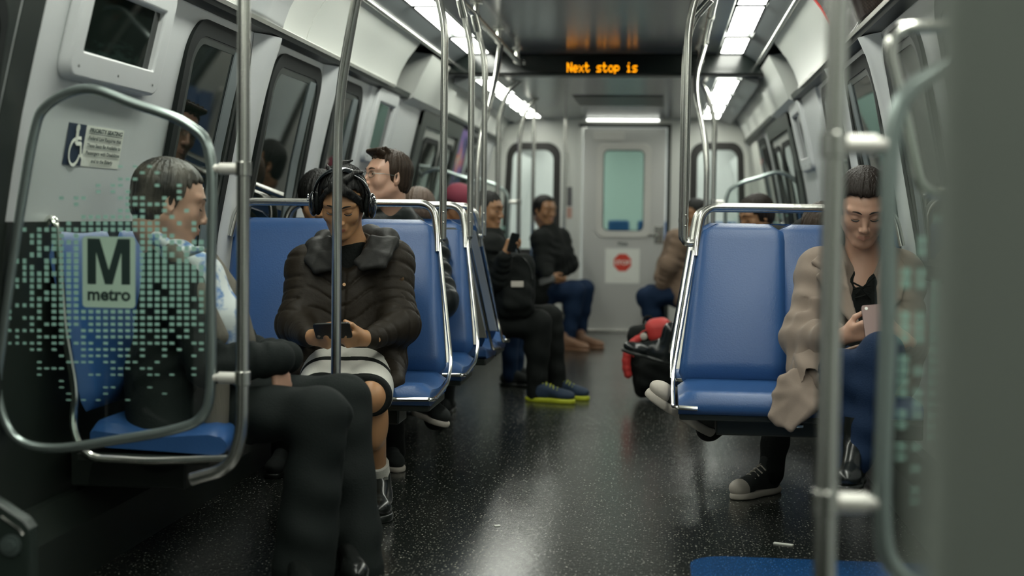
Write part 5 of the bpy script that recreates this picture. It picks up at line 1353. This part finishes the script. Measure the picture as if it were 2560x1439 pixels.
# ================================================================ 3. older man in the dark suit behind the glass
J = mkJ(pel=U(425, 1020, 4.22), chest=U(452, 800, 4.22), neck=U(425, 640, 4.20), shR=U(452, 720, 4.04), shL=U(492, 700, 4.38), elR=U(520, 915, 3.99), elL=U(600, 880, 4.45),
        wrR=U(688, 896, 4.10), wrL=U(712, 892, 4.34), hipR=U(455, 1030, 4.12), hipL=U(465, 1010, 4.32), knR=U(800, 1040, 4.02), knL=U(858, 1005, 4.30), anR=U(742, 1400, 3.98), anL=U(868, 1400, 4.16),
        toeR=U(780, 1440, 3.90), toeL=U(905, 1440, 4.08))
pr = person_root('older man in a dark suit with greying hair, seated sideways behind the glass barrier', J)
hc = V3(U(424, 506, 4.20)); R = basis((.87, .42, -.22), (.05, 0, 1)); s = 1.06
handsM = [dict(w=J['wrR'], d=(.22, .05, -.97), n=(-.80, .55, -.1), th=1, curl=(30, 35, 25), tc=10, s=.98), dict(w=J['wrL'], d=(-.28, .10, -.95), n=(-.2, .9, 0), th=-1, curl=(35, 40, 25), tc=10, s=1.06)]
body(J, hc, R, s, m_skinC, m_lipB, 'down', pr, hands=handsM, hres=.0034, jaw=1.08)
face_bits(pr, hc, R, s, 'down', m_hairgrey, m_black)
H = hair_cap(hc, R, s, hair=.011, seed=9, tousle=.0028, step=.004, top=.004, hairline=.070, side_y=-.008, back=-.075); H.build('hair', m_hairgrey, pr, 1)
m_knit = mat('grey_rib_knit', (.15, .14, .115), .9, bump=(90, .6, (6, 6, .4)), spec=.2)
m_shirt = mat('blue_patterned_shirt', (.46, .52, .56), .7, var=(24, .0), bump=(60, .2))
nt = m_shirt.node_tree
for n in nt.nodes:
    if n.type == 'VALTORGB':
        n.color_ramp.elements[0].position = .38; n.color_ramp.elements[1].position = .52; n.color_ramp.elements[0].color = (.10, .20, .40, 1); n.color_ramp.elements[1].color = (.52, .57, .56, 1)
fx = np.array((.93, -.25, 0))
def shirt(S):
    a = V3(J['neck']); pts = [(a+np.array((.02, -.02, .0)), .062), (V3(U(505, 690, 4.13)), .060), (V3(U(560, 800, 4.11)), .062), (V3(U(575, 900, 4.12)), .065)]
    for (p, r0), (q, r1) in zip(pts, pts[1:]): S.cap(p, q, r0, r1, .03)
    # collar points
    S.cap(V3(U(392, 596, 4.12)), V3(U(455, 632, 4.06)), .020, .016, .01); S.cap(V3(U(455, 632, 4.06)), V3(U(505, 622, 4.06)), .018, .010, .01); S.cap(V3(U(392, 596, 4.12)), V3(U(370, 600, 4.25)), .02, None, .01)
garment('shirt', J, pr, m_shirt, ['neck', 'chest'], shirt, .006, .25)
def cardi(S):
    torso(S, J, .008, .06)
    for pts in (((430, 628, 4.04), (500, 735, 4.01), (548, 840, 4.01)), ((520, 640, 4.26), (590, 740, 4.20), (617, 850, 4.18))):
        q = [V3(U(*p)) for p in pts]
        for a, b in zip(q, q[1:]): S.cap(a, b, .026, .028, .02)
    S.cap(V3(U(545, 960, 3.99)), V3(U(540, 1095, 3.98)), .034, .036, .03)
garment('cardigan', J, pr, m_knit, ['pel', 'neck', 'shR', 'shL', 'elR'], cardi, .0065, .2)
def suit(S):
    torso(S, J, .028, .07)
    S.cap(V3(U(400, 930, 4.08)), V3(U(400, 1100, 4.0)), .10, .09, .06); S.cap(V3(U(400, 1100, 4.0)), V3(U(480, 1120, 3.98)), .07, .04, .05)
    # open front
    for a, b, r0, r1 in ((U(470, 640, 4.08), U(560, 760, 4.08), .050, .062), (U(560, 760, 4.08), U(600, 880, 4.08), .066, .07)): S.cap(V3(a)+np.array((.03, -.02, 0)), V3(b)+np.array((.03, -.02, 0)), r0, r1, .01, 's')
    S.cap(V3(J['neck'])+np.array((.02, -.01, .05)), V3(U(480, 640, 4.08)), .075, .05, .01, 's')
    arms(S, J, .022, cuff=.052, over=.008, k=.03)
    arm_folds(S, J, .006)
garment('suit_jacket', J, pr, m_suit, ['pel', 'neck', 'shR', 'shL', 'elR', 'elL', 'wrR', 'wrL'], suit, .0065, .2)
def suitlegs(S):
    for w in 'RL':
        a, b, c = V3(J['hip'+w]), V3(J['kn'+w]), V3(J['an'+w])+np.array((.02, 0, -.02)); S.cap(a, b, .098, .080, .06); S.cap(b, c, .078, .092, .05)
    S.cap(V3(J['hipR']), V3(J['hipL']), .11, None, .05); leg_folds(S, J, .007)
garment('trousers', J, pr, m_suit, ['hipR', 'hipL', 'knR', 'knL', 'anR', 'anL'], suitlegs, .0075, .18)
for w in 'RL':
    an = V3(J['an'+w]); shoe(pr, Vector((an[0]-.04, an[1]+.06, 0)), Vector((an[0]+.08, an[1]-.20, 0)), (0, 0, 1), mat('black_leather', (0, 0, 0)), m_black, 'shoe')
p, q = U(466, 1106, 3.86), U(473, 1098, 3.86)

# ================================================================ 4. man in glasses
EYEX = -.25
J = mkJ(pel=U(985, 860, 6.12), chest=U(990, 700, 6.18), neck=U(978, 555, 6.20), shR=U(905, 600, 6.2), shL=U(1066, 618, 6.17), elR=U(890, 740, 6.05), elL=U(1096, 750, 6.04),
        wrR=U(940, 800, 5.85), wrL=U(1010, 815, 5.85), hipR=U(945, 865, 6.1), hipL=U(1030, 865, 6.1), knR=U(955, 880, 5.72), knL=U(1035, 870, 5.72), anR=U(985, 1115, 5.95), anL=U(1085, 1035, 5.95),
        toeR=U(985, 1150, 5.8), toeL=U(1100, 1040, 5.85))
pr = person_root('man in glasses and a black jacket looking off to the side behind the headphone woman', J)
hc = V3(U(968, 446, 6.12)); R = basis((-.80, -.60, .10), (-.05, 0, 1)); s = 1.0
body(J, hc, R, s, m_skinB, m_lipB, 'open', pr, hres=.0028, jaw=1.02, nose=1.03)
face_bits(pr, hc, R, s, 'open', m_hairbrown, m_black, .0034)
H = hair_cap(hc, R, s, hair=.009, seed=21, tousle=.0035, step=.0036, top=.008, hairline=.074, side_y=.004, back=-.06)
add_locks(H, hc, R, s, [([(x, .055, .100), (x*1.1, .078, .112), (x*1.2, .078, .116)], .013, .007) for x in (-.045, -.032, -.02, -.008, .005, .018, .03, .045)]+[([(x, .03, .112), (x*1.15, .045, .126)], .014, .007) for x in (-.045, -.022, 0, .022, .045)])
H.build('hair', m_hairbrown, pr, 1)
gl = empty('eyeglasses', 'thin metal-framed glasses on the man behind the headphone woman', 'glasses', Vector(hc))
for sx in (-1, 1):
    pts = [T(hc, R, (sx*(.032+.021*math.cos(a)), .0985-.010*abs(.032+.021*math.cos(a))/.05, .006+.0145*math.sin(a)), s) for a in np.linspace(0, 2*PI, 22)]
    keep(MB().tube(pts, .0011, 6).build('lens_rim', m_frame_grey), gl)
    keep(MB().add([Vector(p) for p in pts[:-1]], [tuple(range(len(pts)-1))]).build('lens', glassy('spectacle_glass', (.95, .96, .95), 1.4), smooth=0), gl)
    keep(MB().tube([T(hc, R, (sx*.053, .088, .009), s), T(hc, R, (sx*.076, .055, .010), s), T(hc, R, (sx*.083, -.005, .008), s)], .0012, 6).build('temple', m_frame_grey), gl)
keep(MB().tube([T(hc, R, (-.011, .0975, .010), s), T(hc, R, (0, .101, .013), s), T(hc, R, (.011, .0975, .010), s)], .0011, 6).build('bridge', m_frame_grey), gl)
def bj(S):
    torso(S, J, .026, .07); arms(S, J, .040, cuff=.050, over=-.01, k=.05)
    for w in 'RL':
        S.disp(folds(J['sh'+w], J['el'+w], .008, 3.6, .4), *bbox(J['sh'+w], J['el'+w])); S.disp(folds(J['el'+w], J['wr'+w], .007, 3.0, .2), *bbox(J['el'+w], J['wr'+w]))
    S.cap(V3(U(930, 545, 6.14)), V3(U(1000, 528, 6.17)), .038, .042, .04); S.cap(V3(U(1000, 528, 6.17)), V3(U(1040, 560, 6.2)), .042, .035, .04); S.cap(V3(J['neck']), V3(U(985, 545, 6.2)), .07, .06, .04)
garment('jacket', J, pr, m_blacknylon, ['pel', 'neck', 'shR', 'shL', 'elR', 'elL', 'wrR', 'wrL'], bj, .0068, .17)
def bl(S): legs(S, J, .014, .012); S.cap(V3(J['hipR']), V3(J['hipL']), .10, None, .05); leg_folds(S, J, .005)
garment('trousers', J, pr, m_blackcloth, ['hipR', 'hipL', 'knR', 'knL', 'anR', 'anL'], bl, .008, .14)
shoe(pr, U(985, 1140, 6.02)*1.0+Vector((-.03, .0, -U(985, 1140, 6.02).z)), Vector((U(1005, 1170, 5.9).x, 5.80, 0)), (0, 0, 1), m_canvas, m_soleW, 'shoe', st=.022)
shoe(pr, U(1035, 1035, 5.93), U(1112, 1068, 5.80), (.35, -.1, .9), m_canvas, m_soleW, 'shoe', st=.024, w=.046)

def simple_person(label, J, hc, f, s, skin, hairm, topm, legm, hands=(), eyes='down', hair_k={}, res=.011, hres=.005, t=.018, tl=.012, shoes=None, topname='jacket', hair=True, up=(0, 0, 1), cuff=None, fold=.005, jaw=1.0):
    pr = person_root(label, J); R = basis(f, up); hc = V3(hc)
    body(J, hc, R, s, skin, m_lipB, eyes, pr, res=res, hres=hres, hands=hands, jaw=jaw)
    if hair: H = hair_cap(hc, R, s, step=max(.004, hres), **hair_k); H.build('hair', hairm, pr, 1)
    face_bits(pr, hc, R, s, 'down' if eyes == 'down' else 'open', hairm, m_black)
    def tf(S): torso(S, J, t, .06); arms(S, J, t, cuff=cuff, over=-.01, k=.04); arm_folds(S, J, fold)
    garment(topname, J, pr, topm, ['pel', 'neck', 'shR', 'shL', 'elR', 'elL', 'wrR', 'wrL'], tf, res*.85, .17)
    def lf(S): legs(S, J, tl); S.cap(V3(J['hipR']), V3(J['hipL']), .095, None, .05); leg_folds(S, J, fold)
    garment('trousers', J, pr, legm, ['hipR', 'hipL', 'knR', 'knL', 'anR', 'anL'], lf, res*.9, .14)
    for sh in (shoes or []): shoe(pr, sh[0], sh[1], sh[2], sh[3], sh[4], res=.006, **(sh[5] if len(sh) > 5 else {}))
    return pr, R
def seatedJ(x, y, f, zs=.50, lean=.0, headz=1.21, feet=.33, w=.16, hz=.0):
    """a plain seated pose: pelvis over x, y, facing f (unit in the floor plane)"""
    f = Vector((f[0], f[1], 0)).normalized(); r = Vector((f.y, -f.x, 0)); P = Vector((x, y, 0))
    a = lambda fw, rt, z: P+f*fw+r*rt+Vector((0, 0, z))
    return mkJ(pel=a(0, 0, zs+.08), chest=a(-.04+lean, 0, zs+.37), neck=a(-.02+lean*1.3, 0, zs+.52), shR=a(-.03+lean, w, zs+.47), shL=a(-.03+lean, -w, zs+.47), elR=a(.03, w+.05, zs+.22), elL=a(.03, -w-.05, zs+.22),
        wrR=a(.24, w*.5, zs+.17), wrL=a(.24, -w*.5, zs+.17), hipR=a(0, .08, zs+.08), hipL=a(0, -.08, zs+.08), knR=a(.42, .11, zs+.03), knL=a(.42, -.11, zs+.03), anR=a(.42+feet*.0, .10, .09), anL=a(.42, -.10, .09), toeR=a(.56, .10, .04), toeL=a(.56, -.10, .04)), a

# ================================================================ 5. dark-haired person behind the headphone woman
J, a = seatedJ(-1.46, 6.17, (0, -1), w=.13)
simple_person('dark-haired person in black, mostly hidden behind the woman with headphones', J, U(798, 500, 6.12), (.2, -.9, -.35), 1.0, m_skinA, m_hairblack, m_blackcloth, m_blackcloth, hair_k=dict(hair=.02, seed=4, hairline=.03),
    shoes=[(a(.36, .10, 0), a(.60, .10, 0), (0, 0, 1), m_canvas, m_black), (a(.36, -.10, 0), a(.60, -.10, 0), (0, 0, 1), m_canvas, m_black)])
# ================================================================ 6. brown-haired passenger facing away
J, a = seatedJ(U(1050, 600, 7.3).x, 7.16, (0, 1), w=.15)
simple_person('brown-haired passenger facing away, only the top of the head showing over the rail', J, U(1046, 530, 7.2), (0, .9, -.35), 1.0, m_skinB, mat('hair_light_brown', (.10, .065, .045), .5, bump=(120, .5)), m_blackcloth, m_blackcloth, hair_k=dict(hair=.014, seed=8, tousle=.004),
    shoes=[(a(.36, .10, 0), a(.60, .10, 0), (0, 0, 1), m_canvas, m_black), (a(.36, -.10, 0), a(.60, -.10, 0), (0, 0, 1), m_canvas, m_black)])
# ================================================================ 7. passenger in the maroon cap
J, a = seatedJ(-1.36, 9.05, (1, -.1))
m_orange = mat('rust_jacket', (.20, .085, .025), .8, bump=(100, .3))
pr, R = simple_person('passenger in a maroon cap and rust coloured jacket, seen past the poles on the left', J, U(1150, 512, 9.0), (.75, -.60, -.25), 1.0, m_skinD, m_hairblack, m_orange, m_jean, hair_k=dict(hair=.008, seed=8),
    shoes=[(a(.36, .10, 0), a(.60, .10, 0), (0, 0, 1), m_canvas, m_black), (a(.36, -.10, 0), a(.60, -.10, 0), (0, 0, 1), m_canvas, m_black)])
hc = V3(U(1150, 512, 9.0)); S = SDF(hc-.2, hc+.2, .005); S.ell(T(hc, R, (0, -.014, .050), 1), (.092, .112, .088), R, .01); S.box(T(hc, R, (0, 0, -.075), 1), (.2, .2, .10), R, .01, .01, 's')
S.ell(T(hc, R, (0, .135, .022), 1), (.070, .070, .010), R, .02)
cp = S.build('cap', mat('maroon_felt', (.20, .028, .050), .8), None, 1); tag(cp, 'maroon cap with a white patch on the passenger at the left wall', 'cap')
mb = MB(); q = T(hc, R, (0, .100, .080), 1); fw = R@np.array((0, 1, .45)); ux = R@np.array((1, 0, 0)); uz = R@np.array((0, -.45, 1)); mb.obox(Vector(q), Vector(ux*.035), Vector(fw*.004), Vector(uz*.028)); o = mb.build('cap_patch', m_paper, bevel=.003); o.parent = cp
# ================================================================ 8. man with the black backpack on his lap, yellow trainers
Yq = 8.3
J = mkJ(pel=U(1225, 800, Yq), chest=U(1228, 665, Yq), neck=U(1228, 590, Yq), shR=U(1228, 616, Yq-.17), shL=U(1236, 612, Yq+.17), elR=U(1248, 700, Yq-.20), elL=U(1300, 690, Yq+.2), wrR=U(1262, 640, Yq-.30), wrL=U(1320, 700, Yq+.05),
    hipR=U(1230, 810, Yq-.08), hipL=U(1230, 800, Yq+.08), knR=U(1345, 808, Yq-.10), knL=U(1372, 795, Yq+.10), anR=U(1342, 975, Yq-.08), anL=U(1392, 955, Yq+.10), toeR=U(1400, 1000, Yq-.1), toeL=U(1430, 980, Yq+.1))
m_yellow = mat('lime_yellow_rubber', (.42, .46, .02), .5); m_navysh = mat('navy_mesh', (.012, .030, .060), .7)
hr = U(1342, 1008, Yq-.10); hl = U(1388, 990, Yq+.10)
pr, R = simple_person('man in black with yellow and blue trainers, backpack on his lap', J, U(1219, 524, Yq), (.92, -.36, -.12), .94, m_skinD, m_hairblack, m_blackcloth, m_blackcloth, t=.02, tl=.022,
    hands=[dict(w=J['wrR'], d=(.35, -.05, .90), n=(.75, .55, -.1), th=1, curl=(45, 55, 40), tc=30)], hair_k=dict(hair=.008, seed=8),
    shoes=[(Vector((hr.x-.06, hr.y+.02, 0)), Vector((hr.x+.22, hr.y-.06, 0)), (0, 0, 1), m_navysh, m_yellow, dict(st=.028, laces=m_yellow, w=.046)), (Vector((hl.x-.05, hl.y+.05, 0)), Vector((hl.x+.20, hl.y-.10, 0)), (0, 0, 1), m_navysh, m_yellow, dict(st=.028, laces=m_yellow, w=.046))])
phone('dark phone held up by the man with the backpack', U(1283, 606, Yq-.33), (.25, 0, .95), (.5, .8, 0), m_black, .075, .11)
def backpack(label, c, hx, hy, hz, R3, m0, m1, patch=None, extra=None, name='backpack'):
    r = empty(name, label, 'backpack', Vector(c)); c = V3(c); R3 = np.array(R3, float); S = SDF(c-.42, c+.42, .007)
    S.box(c, (hx, hy, hz), R3, .06, .02); S.box(T(c, R3, (0, -hy*.8, -hz*.35)), (hx*.78, hy*.6, hz*.45), R3, .045, .015); S.disp(lambda X, Y, Z_: .004*np.sin(X*40+Z_*31)*np.sin(Z_*47+Y*20), c-.4, c+.4)
    S.build('pack_body', m0, r, 1)
    pts = [T(c, R3, p) for p in ((-.03, hy*.2, hz), (-.02, hy*.2, hz+.04), (.02, hy*.2, hz+.04), (.03, hy*.2, hz))]; keep(MB().tube(fillet(pts, .02), .007, 8).build('haul_loop', m0), r)
    mb = MB(); pts = [T(c, R3, (math.cos(t)*hx*.82, -hy*1.02, .02+math.sin(t)*hz*.78)) for t in np.linspace(.1, PI-.1, 14)]; keep(mb.tube(pts, .0035, 6).build('zip', m1), r)
    if patch:
        q, w_, h_ = patch; mb = MB(); mb.obox(Vector(T(c, R3, q)), Vector(R3@np.array((w_, 0, 0))), Vector(R3@np.array((0, .004, 0))), Vector(R3@np.array((0, 0, h_)))); keep(mb.build('patch', m_soleW, bevel=.003), r)
    return r, c, R3
Rb = np.array(Matrix.Rotation(math.radians(12), 3, 'Z') @ Matrix.Rotation(math.radians(-8), 3, 'X'))
backpack('black backpack with a pale patch on the lap of the man in yellow trainers', U(1287, 715, Yq-.12), .115, .085, .19, Rb, m_blackcloth, m_black, ((.0, -.128, -.0), .036, .018))
# ================================================================ 9. man in the black jacket and jeans near the end door
Yq = 11.6
J = mkJ(pel=U(1350, 730, Yq), chest=U(1378, 640, Yq), neck=U(1372, 575, Yq), shR=U(1352, 598, Yq-.16), shL=U(1400, 596, Yq+.16), elR=U(1360, 665, Yq-.22), elL=U(1425, 660, Yq+.15), wrR=U(1372, 690, Yq-.30), wrL=U(1385, 692, Yq-.05),
    hipR=U(1355, 735, Yq-.08), hipL=U(1360, 730, Yq+.08), knR=U(1440, 728, Yq-.12), knL=U(1462, 722, Yq+.10), anR=U(1420, 845, Yq-.12), anL=U(1448, 838, Yq+.12), toeR=U(1440, 868, Yq), toeL=U(1470, 860, Yq))
m_tanshoe = mat('tan_leather_shoe', (.22, .12, .07), .5)
hr = U(1412, 860, Yq-.14); hl = U(1450, 850, Yq+.1)
simple_person('man in a black jacket and blue jeans seated by the far left window', J, U(1362, 524, Yq), (.70, -.68, -.15), 1.0, m_skinD, m_hairblack, m_blackcloth, m_jean, t=.03, tl=.02, hands=[dict(w=J['wrR'], d=(.75, -.2, -.3), n=(.2, .8, .3), th=1, curl=(35, 45, 35))], hair_k=dict(hair=.010, seed=8, hairline=.075),
    shoes=[(Vector((hr.x-.05, hr.y+.03, 0)), Vector((hr.x+.20, hr.y-.12, 0)), (0, 0, 1), m_tanshoe, m_tanshoe), (Vector((hl.x-.05, hl.y, 0)), Vector((hl.x+.20, hl.y-.10, 0)), (0, 0, 1), m_tanshoe, m_tanshoe)])
phone('small phone held by the man in the black jacket near the end door', U(1368, 700, Yq-.36), (.9, 0, .3), (0, .7, .7), m_black, .07, .13)
# ================================================================ 10. passenger in the tan jacket, right side by the end door
Yq = 11.4
J = mkJ(pel=U(1712, 725, Yq), chest=U(1700, 650, Yq), neck=U(1722, 580, Yq), shR=U(1690, 600, Yq+.16), shL=U(1705, 600, Yq-.16), elR=U(1665, 660, Yq+.20), elL=U(1672, 662, Yq-.20), wrR=U(1650, 695, Yq+.1), wrL=U(1655, 712, Yq-.12),
    hipR=U(1705, 735, Yq+.08), hipL=U(1705, 735, Yq-.08), knR=U(1628, 735, Yq+.12), knL=U(1615, 742, Yq-.10), anR=U(1655, 845, Yq+.1), anL=U(1648, 838, Yq-.1), toeR=U(1630, 868, Yq), toeL=U(1620, 868, Yq-.1))
simple_person('passenger in a tan jacket and jeans facing left beside the end door', J, U(1737, 535, Yq), (-.85, -.5, -.15), 1.0, m_skinD, m_hairblack, m_tanjacket, m_jean, t=.03, tl=.02, hair_k=dict(hair=.012, seed=2, hairline=.06),
    shoes=[(Z(J['anR'], 0)+Vector((.05, 0, 0)), Z(J['anR'], 0)+Vector((-.20, 0, 0)), (0, 0, 1), m_blackcloth, m_black), (Z(J['anL'], 0)+Vector((.05, 0, 0)), Z(J['anL'], 0)+Vector((-.20, 0, 0)), (0, 0, 1), m_blackcloth, m_black)])
# ================================================================ 11. passenger with crossed leather boot, right side before the doors
Yq = 8.4
J = mkJ(pel=Vector((.55, Yq, .58)), chest=Vector((.60, Yq, .87)), neck=Vector((.57, Yq, 1.0)), shR=Vector((.58, Yq+.16, .96)), shL=Vector((.58, Yq-.16, .96)), elR=Vector((.52, Yq+.2, .70)), elL=Vector((.52, Yq-.2, .70)), wrR=Vector((.35, Yq+.08, .66)), wrL=Vector((.35, Yq-.08, .66)),
    hipR=Vector((.55, Yq+.08, .58)), hipL=Vector((.55, Yq-.08, .58)), knR=Vector((.20, Yq+.12, .55)), knL=Vector((.25, Yq-.12, .50)), anR=Vector((.22, Yq+.12, .09)), anL=U(1700, 885, 8.05), toeR=Vector((.10, Yq+.12, .04)), toeL=U(1620, 880, 8.05))
m_boot = mat('black_boot_leather', (.010, .013, .013), .22, spec=.6)
simple_person('dark-haired passenger behind the right seats, one black boot stretched into the aisle', J, U(1890, 540, Yq), (-.80, -.50, -.32), 1.0, m_skinD, m_hairdark, m_blackcloth, m_blackcloth, hair_k=dict(hair=.016, seed=2, hairline=.045),
    shoes=[(U(1686, 915, 8.02), U(1556, 878, 8.02), (.30, 0, .9), m_boot, m_black, dict(name='boot', collar=.10, w=.060, h=.105, shaft=.054, st=.020)), (Z(J['anR'], 0)+Vector((.05, 0, 0)), Z(J['anR'], 0)+Vector((-.22, 0, 0)), (0, 0, 1), m_boot, m_black, dict(name='boot'))])
# red and black backpack on the floor under the boot
m_redcloth = mat('red_nylon', (.50, .035, .03), .6)
c0 = U(1632, 905, 8.42); c0.z = .24
Rb = np.array(Matrix.Rotation(math.radians(-8), 3, 'Y'))
r, c, R3 = backpack('red and black backpack standing on the floor of the aisle', c0, .135, .09, .215, Rb, m_blackcloth, m_redcloth)
S = SDF(c-.3, c+.32, .006); S.box(T(c, R3, (.055, -.01, .165)), (.080, .10, .075), R3, .06, .01); S.box(T(c, R3, (-.06, -.06, .07)), (.06, .2, .06), R3, .02, .01, 's'); S.build('red_top', m_redcloth, r, 1)
S = SDF(c-.3, c+.32, .006); a_ = [T(c, R3, (.137*math.cos(t)-.02, -.095, -.02+.17*math.sin(t))) for t in np.linspace(PI*.62, PI*1.08, 7)]
for p, q in zip(a_, a_[1:]): S.cap(p, q, .024, None, .01)
S.build('red_stripe', m_redcloth, r, 1)
keep(MB().ball(Vector(T(c, R3, (-.035, -.105, .15))), (.022, .008, .022)).build('white_badge', m_soleW), r)
# ================================================================ 12. passenger in canvas shoes behind the front right seat
J, a = seatedJ(.62, 6.18, (0, -1), w=.15, headz=1.1)
J['knR'] = Vector((.50, 5.80, .50)); J['anR'] = U(1930, 1165, 5.62); J['toeR'] = U(1880, 1210, 5.55); J['knL'] = Vector((.60, 5.74, .58)); J['anL'] = U(1785, 1060, 5.45); J['toeL'] = U(1700, 1020, 5.4)
f1 = U(1938, 1225, 5.55); f2 = U(1835, 1245, 5.42)
simple_person('passenger in black trousers and black canvas shoes, hidden behind the front right seat', J, (.66, 6.05, 1.02), (-.3, -.8, -.5), 1.0, m_skinB, m_hairbrown, m_blackcloth, m_blackcloth, tl=.014, hair_k=dict(hair=.014, seed=2),
    shoes=[(Vector((f1.x+.02, 5.66, .0)), Vector((f2.x, 5.46, .0)), (0, 0, 1), m_canvas, m_soleW, dict(toecap=m_soleW, laces=m_soleW, st=.026)), (U(1772, 1088, 5.40), U(1614, 990, 5.28), (.50, -.12, .85), mat('worn_canvas', (.045, .048, .044), .85), m_soleW, dict(toecap=m_soleW, laces=m_soleW, st=.034, w=.052, h=.085))])
